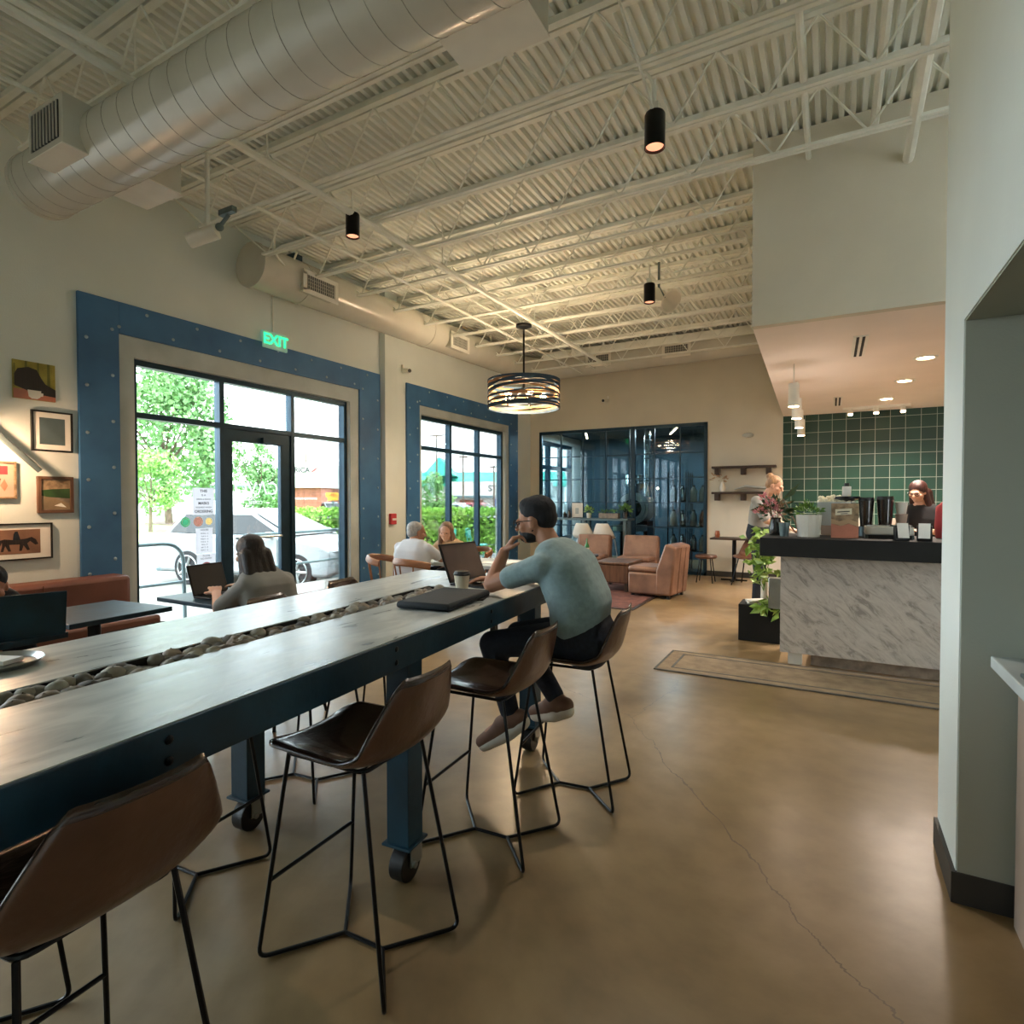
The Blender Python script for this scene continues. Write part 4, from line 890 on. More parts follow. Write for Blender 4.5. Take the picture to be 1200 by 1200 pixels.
for v in m.v:
    a = math.atan2(v.y, v.x); k = 1 + .02*math.cos(20*a); v.x *= k; v.y *= k
obj('pot', m, 'pot_white', t); m = MB(); leafy(m, (.0, 0, .2), .1, 120, .045, random.Random(11), 1.4); obj('foliage', m, 'leaf', t, smooth=False)
t = thing('small_tin', 'grey ribbed cup left of the white ribbed pot on the bar counter', 'cup', (-.36, 5.6, Z)); obj('cup_body', MB().lathe([(0, 0), (.035, 0), (.045, .12), (.04, .12), (.032, .01), (0, .01)], n=20), 'alu_grey', t)
t = thing('flower_arrangement', 'loose bouquet with pink blooms and trailing twigs at the left end of the bar', 'flowers', (-.44, 5.72, Z))
obj('vase', MB().lathe([(0, 0), (.05, 0), (.06, .06), (.04, .14), (.045, .16), (0, .15)], n=22), 'glass_dark_jar', t)
rg = random.Random(21); m = MB(); leafy(m, (-.0, 0, .2), .13, 90, .07, rg, .9); obj('foliage', m, 'leaf_dark', t, smooth=False)
m = MB(); leafy(m, (-.0, -.02, .2), .13, 60, .05, rg, .9); obj('dry_leaves', m, 'blouse_tan', t, smooth=False)
m = MB()
for c_ in ((-.12, -.1, .2), (-.03, -.1, .27), (.02, -.08, .2), (-.08, -.08, .32)): leafy(m, c_, .045, 26, .045, rg, 1)
obj('blooms', m, 'flower_pink', t)
m = MB()
for k in range(14): a = rg.random()*6; m.tube([(0, 0, .1), (.1*math.cos(a), .08*math.sin(a), .3), (.2*math.cos(a)*rg.random()*1.2, .15*math.sin(a), .25+.14*rg.random())], .0022, 4)
obj('twigs', m, 'bark', t)
t = thing('rubber_plant', 'plant behind the bar end with a few large dark leaves reaching left', 'plant', (-.25, 6.75, 0))
obj('pot', MB().lathe([(0, 0), (.14, 0), (.18, .34), (.165, .34), (.15, .3), (0, .3)], n=24), 'black_matte', t)
obj('stem', MB().tube([(0, 0, .3), (.06, -.05, .8), (-.08, 0, 1.2), (-.2, .02, 1.44)], .011, 6).tube([(.0, -.03, 1.0), (-.2, 0, 1.25), (-.28, 0, 1.34)], .008, 6), 'bark', t)
m = MB(); rg = random.Random(2)
for p, d in (((-.28, 0, 1.36), (-1, -.1, -.18)), ((-.2, .02, 1.44), (-.9, .1, .1)), ((-.2, .02, 1.44), (.5, .2, .5)), ((-.06, 0, 1.18), (.8, .4, .2))): leaf(m, V(p), V(d), .25, rg, .36)
obj('leaves', m, 'leaf_dark', t, smooth=False)
t = thing('flower_case', 'beige bin of white blossoms on the bar behind the white pot', 'flowers', (.02, 5.98, Z)); obj('bin', MB().box((-.13, -.07, .09), (.13, .07, .3)), 'trim_grey', t, bev=.004, smooth=False); obj('stand', MB().box((-.1, -.05, 0), (.1, .05, .09)), 'cab_pink', t, smooth=False)
m = MB(); rg = random.Random(4)
for k in range(60): m.ell((rg.uniform(-.12, .12), rg.uniform(-.05, .05), .3+rg.random()*.05), (.018,)*3, 7, 5)
obj('blossoms', m, 'flower_white', t)
def jar(x, y, r, h, m1, lab, name='blender_jar'):
    t = thing(name, lab, 'jar', (x, y, Z)); obj('base', MB().lathe([(0, 0), (r*1.05, 0), (r, h*.25), (0, h*.25)], n=18), 'alu_grey', t)
    obj('jar_body', MB().lathe([(0, h*.25), (r*.75, h*.25), (r, h*.92), (0, h*.92)], n=20), m1, t); obj('jar_lid', MB().lathe([(0, h*.92), (r*1.02, h*.92), (r*.95, h), (0, h)], n=20), 'black', t); return t
jar(.27, 5.95, .06, .34, 'glass_dark_jar', 'dark coffee jar on the bar, left of the pair beside the display box')
jar(.41, 5.95, .065, .35, 'glass_dark_jar', 'dark coffee jar on the bar, right of the pair beside the display box')
t = thing('coffee_grinder', 'black grinder topped by a white square canister behind the display box', 'grinder', (.12, 6.0, Z)); obj('grinder_body', MB().box((-.07, -.06, 0), (.07, .06, .3)), 'alu_grey', t, bev=.01)
obj('tray', MB().lathe([(.03, .3), (.11, .33), (.11, .35), (0, .35)], n=20), 'black_metal', t); obj('canister', MB().box((-.035, -.035, .35), (.035, .035, .44)), 'paper', t, bev=.006); obj('cap', MB().cyl((0, 0, .44), (0, 0, .47), .022), 'black', t)
t = thing('espresso_machine', 'low white espresso machine on the bar before the dark jars', 'machine', (.42, 5.75, Z)); obj('machine_body', MB().box((-.17, -.12, .03), (.17, .1, .1)), 'pot_white', t, bev=.012); obj('top_tray', MB().box((-.16, -.11, .1), (.16, .09, .11)), 'chrome', t); obj('drip_tray', MB().box((-.15, -.15, 0), (.15, -.1, .03)), 'black', t); obj('drink_cover', MB().box((-.17, -.11, .0), (.17, .08, .03)), 'alu_grey', t)
t = thing('cup_stack', 'stack of pink-lidded cups right of the dark jars on the bar', 'cups', (.53, 5.98, Z))
for k in range(3): obj('cup', MB().lathe([(0, .1*k), (.035, .1*k), (.045, .1*k+.085), (.048, .1*k+.095), (0, .1*k+.095)], n=18), 'cab_pink' if k % 2 else 'pot_white', t)
for x, r, lb in ((.49, 12, 'small black card holder with a white card on the bar, left of the two'), (.63, -8, 'small black card holder with a white card on the bar, right of the two')):
    t = thing('card_holder', lb, 'card holder', (x, 5.42, Z), R(r), group='card holders on the bar'); obj('stand', MB().box((-.05, -.0, 0), (.05, .05, .12)), 'black', t, bev=.006); obj('card', MB().cbox((0, -.012, .08), (.075, .004, .12), 0, R(-18)), 'paper', t)
t = thing('red_package', 'red bag at the far right end of the bar beside the barista', 'bag', (.86, 5.97, Z)); obj('bag_body', MB().lathe([(0, 0), (.09, 0), (.1, .1), (.09, .26), (.03, .32), (0, .33)], n=14), 'red', t, ang=80)
t = thing('back_counter', 'dark back counter along the green tiles behind the bar', 'counter', (1.3, 10.9, 0)); obj('cabinet', MB().box((-1.5, -.25, 0), (1.85, .35, .88)), 'base_dark', t, smooth=False); obj('worktop', MB().box((-1.55, -.3, .88), (1.85, .35, .92)), 'pot_white', t, smooth=False)
for x, lb, k in ((.3, 'left', 'pot_white'), (.9, 'right', 'cab_pink')):
    t = thing('storage_tub', 'pale tub on the back counter by the tiles, %s one' % lb, 'tub', (x, 10.9, .92)); obj('tub_body', MB().lathe([(0, 0), (.1, 0), (.12, .22), (0, .22)], n=18), k, t)
# planter box, vase, books beside the bar
t = thing('planter_box', 'black wooden box on the floor at the left end of the bar', 'box', (-.62, 6.42, 0)); obj('box_body', MB().box((-.2, -.17, 0), (.2, .17, .37)), 'black_matte', t, bev=.005, smooth=False)
for k in range(3):
    t = thing('book', ['open pale magazine lowest on the black box', 'tan paperback, middle of the pile on the black box', 'cream paperback, topmost of the pile on the black box'][k], 'book', (-.66, 6.36, .37+.014*k), R(10+14*k), group='reading pile on the black box'); obj('pages', MB().box((-.09, -.06, .001), (.09, .06, .012)), 'paper', t, smooth=False); obj('book_cover', MB().box((-.092, -.062, .012), (.092, .062, .0135)), ['flower_white', 'blouse_tan', 'paper'][k], t, smooth=False)
t = thing('glass_vase', 'tall narrow white vase holding the climbing plant beside the bar', 'vase', (-.6, 6.5, .37)); obj('vase_body', MB().lathe([(0, 0), (.035, 0), (.035, .3), (.03, .3), (.03, .02), (0, .02)], n=20), 'pot_white', t)
t = thing('climbing_plant', 'bright green climbing plant hanging beside the left end of the bar', 'plant', (-.6, 6.42, .6))
m = MB(); rg = random.Random(9)
for k in range(95):
    z = rg.uniform(0, .55); p = V((rg.gauss(-.02, .06), rg.gauss(-.04, .05), z)); leaf(m, p, V((rg.gauss(0, 1), rg.gauss(-.4, .6), rg.uniform(-.6, .3))), rg.uniform(.09, .14), rg, .55)
obj('foliage', m, 'leaf_light', t, smooth=False); m = MB()
for k in range(5): m.tube([(0, 0, -.1), (rg.gauss(0, .04), -.05, .15), (rg.gauss(0, .06), -.05, .35), (rg.gauss(0, .06), -.04, .55)], .004, 5)
obj('stems', m, 'leaf', t)
t = thing('trailing_plant', 'low leafy plant spilling over the front of the black box', 'plant', (-.5, 6.2, .37)); m = MB()
for k in range(28): leaf(m, V((rg.uniform(-.12, .08), rg.uniform(-.04, .06), rg.uniform(-.06, .07))), V((rg.gauss(0, .8), -.7, rg.uniform(-.8, .5))), rg.uniform(.1, .15), rg, .5)
obj('foliage', m, 'leaf_light', t, smooth=False); obj('stems', MB().tube([(0, .08, .0), (-.04, 0, .05), (-.06, -.05, -.05)], .004, 5), 'leaf', t)
t = thing('metal_bin', 'small grey metal bin standing behind the climbing plant at the bar end', 'bin', (-.47, 6.15, .37)); obj('bin_body', MB().box((-.06, -.03, 0.0), (.06, .08, .3)), 'steel', t, bev=.006)
# bar mat
t = thing('runner_rug', 'long faded runner rug on the floor in front of the bar', 'rug', (-1.28, 4.83, 0)); obj('rug_field', MB().box((.0, .0, .001), (3.4, .64, .01)), 'rug', t, smooth=False); obj('rug_border', MB().box((0, -.02, .001), (3.4, 0, .011)).box((0, .64, .001), (3.4, .66, .011)).box((-.02, -.02, .001), (0, .66, .011)).box((.1, .08, .01), (3.3, .1, .0112)).box((.1, .54, .01), (3.3, .56, .0112)).box((.1, .1, .01), (.12, .54, .0112)), 'stone_c', t, smooth=False)
# counter in the near right opening
t = thing('side_counter', 'pinkish cabinet with a pale worktop in the near right opening', 'cabinet', (.55, 1.4, 0)); obj('cabinet_body', MB().box((0, -1.6, .0), (1.2, 1.08, .86)), 'cab_pink', t, smooth=False); obj('worktop', MB().box((-.07, -1.6, .86), (1.2, 1.1, .9)), 'trim_grey', t, bev=.004, smooth=False)
t = thing('card_reader', 'small dark metal stand on the worktop at the right edge', 'stand', (.56, 2.14, .9)); obj('plate', MB().box((-.06, -.08, 0), (.1, .1, .012)), 'alu_grey', t, bev=.003); obj('post', MB().cyl((.02, 0, .01), (.02, 0, .12), .012), 'chrome', t)

# ------------------------------------------------------------------ pictures on the left wall
def picture(label, y0, y1, z0, z1, fr, fw, shapes, back):
    t = thing('framed_picture', label, 'picture', (WX+.0, (y0+y1)/2, (z0+z1)/2), group='pictures on the window wall'); w, h = (y1-y0)/2, (z1-z0)/2
    obj('canvas', MB().box((.0, -w+fw*.6, -h+fw*.6), (.018, w-fw*.6, h-fw*.6)), back, t, smooth=False)
    if fr: obj('frame', MB().box((0, -w, -h), (.03, w, -h+fw)).box((0, -w, h-fw), (.03, w, h)).box((0, -w, -h+fw), (.03, -w+fw, h-fw)).box((0, w-fw, -h+fw), (.03, w, h-fw)), fr, t, smooth=False, bev=.002)
    for i, (poly, mt) in enumerate(shapes): obj('painting', MB().prism([(a*w, b*h) for a, b in poly], .018+.0004*i, .0194+.0004*i, 'x'), mt, t, smooth=False)
picture('unframed painting of a brown bison before yellow stripes, a white cup below', 2.13, 2.42, 2.26, 2.57, None, 0, [
    ([(-1, -.3), (-.97, .8), (-.9, .8), (-.9, -.3)], 'leaf_dry'), ([(-.5, 0), (-.45, 1), (-.35, 1), (-.35, 0)], 'leaf_dry'), ([(.1, 0), (.12, 1), (.22, 1), (.22, 0)], 'leaf_dry'), ([(.6, -.2), (.6, 1), (.72, 1), (.75, -.2)], 'leaf_dry'),
    ([(-1, -1), (-1, -.5), (1, -.45), (1, -1)], 'coral'), ([(-.95, -.35), (-.95, .25), (-.8, .55), (-.3, .7), (.1, .6), (.3, .2), (.5, -.1), (1, -.35), (1, -.75), (.3, -.7), (-.2, -.6)], 'hair_dark'),
    ([(-.3, -.85), (-.35, -.5), (.3, -.5), (.25, -.85), (.1, -.95), (-.15, -.95)], 'paper'), ([(.28, -.6), (.4, -.62), (.38, -.78), (.25, -.8)], 'paper')], 'mustard')
picture('dark grey print with a pale mat in a thin black frame', 2.246, 2.541, 1.84, 2.18, 'black', .014, [([(-.62, -.66), (-.62, .66), (.62, .66), (.62, -.66)], 'alu_grey')], 'paper')
picture('small landscape painting in a wooden frame', 2.28, 2.54, 1.32, 1.63, 'wood_trunk', .026, [([(-.8, .2), (-.8, .8), (.8, .8), (.8, .3)], 'wicker'), ([(-.8, -.1), (-.8, .25), (-.2, .3), (.8, .35), (.8, -.2)], 'leaf_dark'), ([(-.8, -.8), (-.8, -.05), (-.1, -.2), (.8, -.5), (.8, -.8)], 'rug'), ([(-.1, -.6), (.3, -.45), (.6, -.7)], 'paper')], 'stone_d')
picture('print of a dark horse and rider on tan paper in a black frame', 1.88, 2.38, .94, 1.24, 'black', .012, [([(-.7, -.66), (-.7, .66), (.66, .66), (.66, -.66)], 'leather_tan'), ([(-.42, .1), (-.46, -.2), (-.42, -.24), (-.36, .0), (-.36, -.2), (-.4, -.5), (-.33, -.5), (-.28, -.2), (-.2, -.5), (-.13, -.5), (-.18, -.14), (.1, -.14), (.08, -.5), (.15, -.5), (.2, -.2), (.3, -.48), (.37, -.46), (.3, -.1), (.38, .02), (.52, -.2), (.6, -.16), (.54, .1), (.42, .24), (.28, .16), (0, .1), (-.3, .16)], 'hair_dark'), ([(-.08, .1), (-.06, .42), (-.02, .56), (.05, .56), (.07, .42), (.12, .1)], 'denim')], 'paper')
picture('orange and red drawing in a gilt frame at the left edge', 1.86, 2.14, 1.44, 1.74, 'wicker', .016, [([(-.7, .3), (-.7, .75), (.6, .75), (.6, .3)], 'red'), ([(-.2, -.6), (.2, .1), (.3, .05), (-.05, -.6)], 'leather'), ([(.25, -.3), (.45, .05), (.6, -.3), (.45, -.6)], 'coral')], 'cab_pink')
t = thing('wall_lamp', 'grey slanted lamp arm on the picture wall at the left edge', 'wall lamp', (WX, 1.92, 2.0)); obj('arm', MB().tube([(.06, .02, .02), (.1, .35, -.33)], .014, 8, flat=1.6), 'alu_grey', t); obj('wall_plate', MB().cyl((0, 0, .0), (.03, 0, .0), .05), 'alu_grey', t); obj('stay', MB().cyl((.0, 0, 0), (.07, .02, .02), .012), 'alu_grey', t)
obj('lamp_shade', MB().lathe([(.03, .08), (.09, 0), (.085, 0), (.025, .075)], c=(.3, -.12, -.1), n=24), 'alu_grey', t); obj('bulb', MB().ell((.3, -.12, -.08), (.03, .03, .03)), 'bulb', t); obj('shade_arm', MB().tube([(.06, .02, .02), (.3, -.12, .0)], .01), 'alu_grey', t)
l = bpy.data.lights.new('wl', 'POINT'); l.energy = 11; l.color = (1, .62, .36); l.shadow_soft_size = .04; o = bpy.data.objects.new('wall_lamp_light', l); col.objects.link(o); o.parent = t; o.location = (.3, -.12, -.14)

# ------------------------------------------------------------------ outdoors
G = -.35
def P2(u, D): R_ = (u-600)/675*D; return (-.4848*D + .8746*R_, .8746*D + .4848*R_)
m = MB().box((-220, -120, G-.3), (-8.3, 260, G)); struct('ground_1', m, 'asphalt', smooth=False)
struct('ground_2', MB().box((-8.3, -20, G-.3), (WX-.2, 40, -.06)), 'sidewalk', smooth=False)
struct('wall_exterior', MB().box((WX-.6, -6, 4.6), (XR, 15, 4.75)), 'wall_plain', smooth=False)
def stuff(n, mb, m, label, cat): o = obj(n, mb, m, smooth=False); tag(o, label, cat, kind='stuff'); return o
stuff('lawn', MB().prism([(-60, 6), (-26, 9), (-20.5, 17.5), (-32, 30), (-60, 40)], G, G+.12), 'grass', 'grass island with trees across the driveway', 'grass')
stuff('mulch_bed', MB().prism([P2(170, 40), P2(228, 36), P2(232, 42), P2(190, 46)], G+.12, G+.16), 'mulch', 'brown mulch around the leaning tree', 'mulch')
stuff('road', MB().prism([(-26, 9), (-20.5, 17.5), (-32, 30), (-34, 30), (-22.6, 17.5), (-28, 9)], G+.121, G+.125), 'sidewalk', 'pale kerb path along the grass island', 'path')
def rail(lb, P, extra):
    b = V(P[0]); t = thing('handrail', lb, 'handrail', tuple(b)); obj('rail', MB().tube([V(p)-b for p in fillet(P, .25, 6)], .022, 10), 'alu_grey', t)
    for q in extra: obj('rail_bar', MB().tube([V(a)-b for a in q], .018, 8), 'alu_grey', t)
rail('curved metal handrail outside the left window pane', [(-6.8, 2.6, .92), (-6.8, 4.12, .92), (-6.8, 4.14, -.06)], [[(-6.8, 2.6, .45), (-6.8, 4.13, .45)]])
rail('straight metal railing outside the entrance door and right pane', [(-6.8, 4.95, .96), (-6.8, 8.2, .97)], [[(-6.8, 4.95, .5), (-6.8, 8.2, .52)], [(-6.8, 6.64, .96), (-6.8, 6.64, -.06)], [(-6.8, 4.95, .96), (-6.8, 4.95, -.06)], [(-6.8, 8.2, .96), (-6.8, 8.2, -.06)]])
def car(label, loc, rz, paint, small=False, s=1.):
    t = thing('car', label, 'car', loc, rz); t.scale = (s,)*3
    body = [(-2.25, .35), (-2.3, .7), (-2.25, 1.0), (-1.9, 1.08), (1.0, 1.04), (1.9, .92), (2.25, .72), (2.3, .4), (2.1, .28), (-2.1, .28)]
    m = MB(); rs = []
    for y, k in ((-.92, .93), (-.88, 1.0), (-.5, 1.03), (0, 1.04), (.5, 1.03), (.88, 1.0), (.92, .93)): rs.append([V((a*(.985 if abs(y) > .85 else 1), y, .62+(b-.62)*k)) for a, b in body])
    m.rings(rs); obj('body', m, paint, t, bev=.03, ang=50)
    lo = [(-2.1, -.84), (1.15, -.84), (1.15, .84), (-2.1, .84)]; hi = [(-1.75, -.64), (.1, -.64), (.1, .64), (-1.75, .64)]
    m = MB(); m.rings([[V((a, b, 1.03)) for a, b in lo], [V((a*.99, b*.97, 1.5)) for a, b in hi], [V((a*.95, b*.9, 1.6)) for a, b in hi]])
    obj('cabin', m, paint, t, bev=.03, ang=50)
    def pan(name, pts): obj(name, MB().add(pts, [tuple(range(len(pts)))]), 'car_glass', t, smooth=False, solid=.012)
    for sy in (-1, 1):
        yl, yh = .835*sy+.01*sy, .64*sy*.98
        pan('side_window', [(-1.9, yl, 1.09), (-.5, yl, 1.09), (-.55, yh+.02*sy, 1.47), (-1.65, yh+.02*sy, 1.47)]); pan('side_window', [(-.42, yl, 1.09), (.88, yl, 1.09), (.05, yh+.02*sy, 1.47), (-.47, yh+.02*sy, 1.47)])
    pan('windshield', [(1.13, -.76, 1.07), (1.13, .76, 1.07), (.15, .6, 1.5), (.15, -.6, 1.5)]); pan('rear_window', [(-2.1, -.74, 1.1), (-2.1, .74, 1.1), (-1.79, .58, 1.48), (-1.79, -.58, 1.48)])
    for x in (-1.35, 1.35):
        for sy in (-1, 1):
            w = obj('wheel', MB().cyl((x, sy*.72, .36), (x, sy*.93, .36), .36, 28), 'tire', t, bev=.02); m = MB().cyl((x, sy*.93, .36), (x, sy*.94, .36), .1)
            for k in range(5): a = 2*PI*k/5; m.tube([(x, sy*.937, .36), (x+.25*math.cos(a), sy*.937, .36+.25*math.sin(a))], .03, 6)
            m.tube([(x+.25*math.cos(a), sy*.935, .36+.25*math.sin(a)) for a in [2*PI*j/24 for j in range(24)]], .018, 6, loop=True); obj('rim', m, 'steel', w)
    if small: return t
    obj('headlight', MB().ell((2.12, -.68, .78), (.16, .16, .07)), 'chrome', t); obj('headlight', MB().ell((2.12, .68, .78), (.16, .16, .07)), 'chrome', t)
    obj('taillight', MB().ell((-2.22, -.78, .9), (.08, .12, .12)), 'red', t); obj('taillight', MB().ell((-2.22, .78, .9), (.08, .12, .12)), 'red', t)
    obj('grille', MB().box((2.24, -.45, .45), (2.31, .45, .68)), 'black', t, bev=.01); obj('lower_bumper', MB().box((1.9, -.85, .25), (2.31, .85, .36)).box((-2.3, -.85, .25), (2.0, .85, .33)), 'alu_grey', t, bev=.02)
    obj('mirror', MB().ell((.75, -1.0, 1.08), (.09, .12, .07)), paint, t); obj('mirror', MB().ell((.75, 1.0, 1.08), (.09, .12, .07)), paint, t)
    obj('door_seam', MB().box((-.46, -.935, .4), (-.45, -.92, 1.05)).box((.9, -.935, .4), (.91, -.92, 1.0)).box((-1.0, -.935, .5), (-.99, -.92, 1.05)), 'alu_grey', t); return t
car('white SUV parked just outside the entrance door', (-10.7, 8.45, G), R(12), 'car_white')
x, y = P2(388, 50); car('pale grey car far behind beneath the yellow sign', (x, y, G), R(-20), 'car_silver', True)
x, y = P2(540, 38); car('silver car parked far away, seen through the second window', (x, y, G), R(10), 'car_silver', True)
x, y = P2(566, 40); car('dark red car parked far away by the blue-fronted shop', (x, y, G), R(14), 'car_red', True)
x, y = P2(500, 36); car('white car parked far away behind the round tree', (x, y, G), R(10), 'car_white', True)
def tree(label, loc, H, cr, blobs, n, s, lm, lean=0, seed=1, name='tree', group=None):
    rg = random.Random(seed); t = thing(name, label, 'tree', loc, group=group); m = MB()
    m.tube([(0, 0, 0), (lean*.4, 0, H*.3), (lean, 0, H*.55), (lean*1.1, 0, H*.8)], .1, 8, radii=[.045*H*.5, .03*H*.5, .02*H*.5, .008*H*.5])
    for k in range(7): a = rg.random()*6; m.tube([(lean*.6, 0, H*.35), (lean+cr*.4*math.cos(a), cr*.4*math.sin(a), H*.55), (lean+cr*.8*math.cos(a), cr*.8*math.sin(a), H*rg.uniform(.55, .85))], .1, 6, radii=[.02*H*.4, .012*H*.4, .004*H*.4])
    obj('trunk', m, 'bark', t); m = MB()
    for i in range(n):
        bx, by, bz, br = rg.choice(blobs); d = V((rg.gauss(0, 1), rg.gauss(0, 1), rg.gauss(0, 1))).normalized()*br*rg.uniform(.55, 1.05)**.6
        leaf(m, V((bx, by, bz))+d, V((rg.gauss(0, 1), rg.gauss(0, 1), rg.gauss(-.3, 1))), s*rg.uniform(.6, 1.3), rg, .75)
    obj('foliage', m, lm, t, smooth=False); return t
def blobs(cr, z0, z1, n, seed):
    rg = random.Random(seed); o = []
    for k in range(n):
        f = rg.random(); a = rg.random()*6.28; q = cr*(1-.5*abs(2*f-.8))*rg.uniform(.3, .85); o.append((q*math.cos(a), q*math.sin(a), z0+(z1-z0)*f, cr*rg.uniform(.22, .42)))
    return o
x, y = P2(198, 40); tree('large leaning shade tree on the grass island, filling the left pane', (x, y, G), 11.5, 5, blobs(5.0, 3.0, 10.6, 26, 3), 7000, .36, 'tree_leaf', -.8, 3)
x, y = P2(176, 30); tree('young light-green tree in front of the shade tree at the far left', (x, y, G), 4.5, 2.0, blobs(2.1, 1.6, 4.0, 12, 4), 2600, .2, 'tree_leaf2', .1, 4)
x, y = P2(244, 58); tree('second shade tree behind the white notice, darker green', (x, y, G), 9, 3, blobs(3.4, 3, 8, 14, 8), 2600, .32, 'tree_leaf', .1, 8)
x, y = P2(306, 40); tree('pointed green tree seen through the entrance door', (x, y, G), 5.8, 2.3, [(0, 0, 5.4, .4), (.2, 0, 4.8, .7)] + blobs(2.0, 1.4, 4.2, 14, 5), 3200, .24, 'tree_leaf', .0, 5)
x, y = P2(514, 24); tree('small round tree beyond the hedge in the second window', (x, y, G), 3.2, .95, blobs(.95, 1.3, 2.7, 12, 6), 2600, .11, 'tree_leaf2', .0, 6)
x, y = P2(392, 60); tree('distant dark-green tree above the yellow sign', (x, y, G), 4.2, 2, blobs(2.2, 1.6, 3.8, 8, 7), 900, .32, 'tree_leaf', .0, 7)
a, b = V((-15.4, 12.7, G)), V((-8.6, 16.7, G)); t = thing('hedge', 'clipped bright green hedge beyond the parked car', 'hedge', tuple(a)); m = MB(); rg = random.Random(6); d = b-a; ln = d.length; u = d/ln; nn = V((-u.y, u.x, 0))
for k in range(15000):
    s_ = rg.random()*ln; q = rg.choice((0, 0, 1)); p = u*s_ + (nn*rg.uniform(-.5, .5) + V((0, 0, rg.uniform(1.3, 1.5))) if q else nn*(-.5+rg.gauss(0, .05)) + V((0, 0, rg.uniform(.05, 1.42)))); leaf(m, p, V((rg.gauss(0, 1), rg.gauss(0, 1), rg.gauss(.3, 1))), .1*rg.uniform(.6, 1.3), rg, .8)
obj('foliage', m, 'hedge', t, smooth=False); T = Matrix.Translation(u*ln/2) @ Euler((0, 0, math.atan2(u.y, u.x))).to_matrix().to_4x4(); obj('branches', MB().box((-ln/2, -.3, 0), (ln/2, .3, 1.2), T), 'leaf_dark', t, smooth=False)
def building(label, u, D, rz, parts, name='building'):
    x, y = P2(u, D); t = thing(name, label, 'building', (x, y, G), R(rz))
    for n, a, b, mt in parts: obj(n, MB().box(a, b), mt, t, smooth=False)
    return t
t = building('shop building with a large teal roof and gable', 560, 60, 27, [('wall', (-8, 0, 0), (9, 8, 3.4), 'fascia')])
obj('roof', MB().prism([(-.6, 3.2), (4, 4.9), (8.6, 3.2)], -8.3, 9.3, 'x'), 'teal_roof', t, smooth=False)
obj('gable', MB().prism([(-5.6, 4.3), (-3.9, 6.2), (-2.3, 4.3)], -1, 3.5, 'y'), 'teal_roof', t, smooth=False)
t = building('low shop front with a white canopy and a blue door', 575, 48, 25, [('wall', (-3.2, 0, 0), (5, 5, 2.1), 'fascia'), ('canopy', (-3.4, -.5, 2.1), (5.2, 5, 3.3), 'fascia'), ('fascia_band', (-3.5, -.6, 1.95), (5.3, -.4, 2.15), 'alu_grey'), ('blue_door', (.3, -.05, 0), (1.2, 0, 1.9), 'sign_blue'), ('shop_window', (-2.6, -.05, .4), (-.6, 0, 1.8), 'brick'), ('shop_window', (1.6, -.05, .5), (3.2, 0, 1.8), 'car_glass')])
put_text('sign_letters', 'STORE', .7, 'ink', FY, (.9, -.52, 2.72), t, depth=.01, bold=True)
t = building('brick bank building with a white sign fascia', 345, 50, 24, [('wall', (-1.9, 0, 0), (2.4, 5, 2.85), 'brick'), ('fascia', (-2.1, -.3, 2.85), (2.6, 5, 4.95), 'fascia')])
put_text('sign_letters', 'AMERICA', .62, 'ink', FY, (.25, -.32, 4.35), t, depth=.01, bold=True)
m = MB()
for k in range(4): m.prism([(2.0+.0-.12*k, 4.5-.1*k), (2.35-.12*k, 4.62-.1*k), (2.3-.12*k, 4.56-.1*k), (1.95-.12*k, 4.44-.1*k)], -.33, -.31, 'y')
obj('emblem', m, 'red', t, smooth=False); put_text('small_letters', '24 HOUR BANKING', .26, 'paper', FY, (.9, -.02, 1.9), t, depth=.01)
t = building('yellow and orange roadside sign in the distance', 390, 44, 24, [('sign_face', (-.55, 0, 2.0), (.55, .15, 2.35), 'sign_yellow'), ('lower_face', (-.4, 0, 1.75), (.4, .15, 1.97), 'sign_yellow'), ('post', (-.05, 0.03, 0), (.05, .1, 1.8), 'alu_grey')], 'roadside_sign')
t['category'] = 'sign'
put_text('letters', 'GRILL', .28, 'red', FY, (0, -.01, 2.17), t, depth=.005, bold=True)
building('long low white building across the road beyond the trees', 250, 75, 20, [('wall', (-26, 0, 0), (8, 8, 3.4), 'fascia'), ('roof', (-26.3, -.3, 3.4), (8.3, 8, 3.7), 'alu_grey')])
def pole(lb, u, D, zt, arm=0):
    x, y = P2(u, D); t = thing('utility_pole', lb, 'pole', (x, y, G)); obj('shaft', MB().cyl((0, 0, 0), (0, 0, zt), .09, 8, .06), 'bark', t)
    if arm: obj('cross_arm', MB().box((-arm, -.05, zt-.3), (arm, .05, zt-.18)), 'bark', t)
pole('thin pole above the bank sign', 359, 58, 7.4); pole('tall utility pole rising behind the round tree', 512, 50, 7.6, .8); pole('utility pole in the middle pane of the second window', 543, 44, 5.3, .4); pole('lamp post in the right pane of the second window', 579, 45, 4.6, .4)
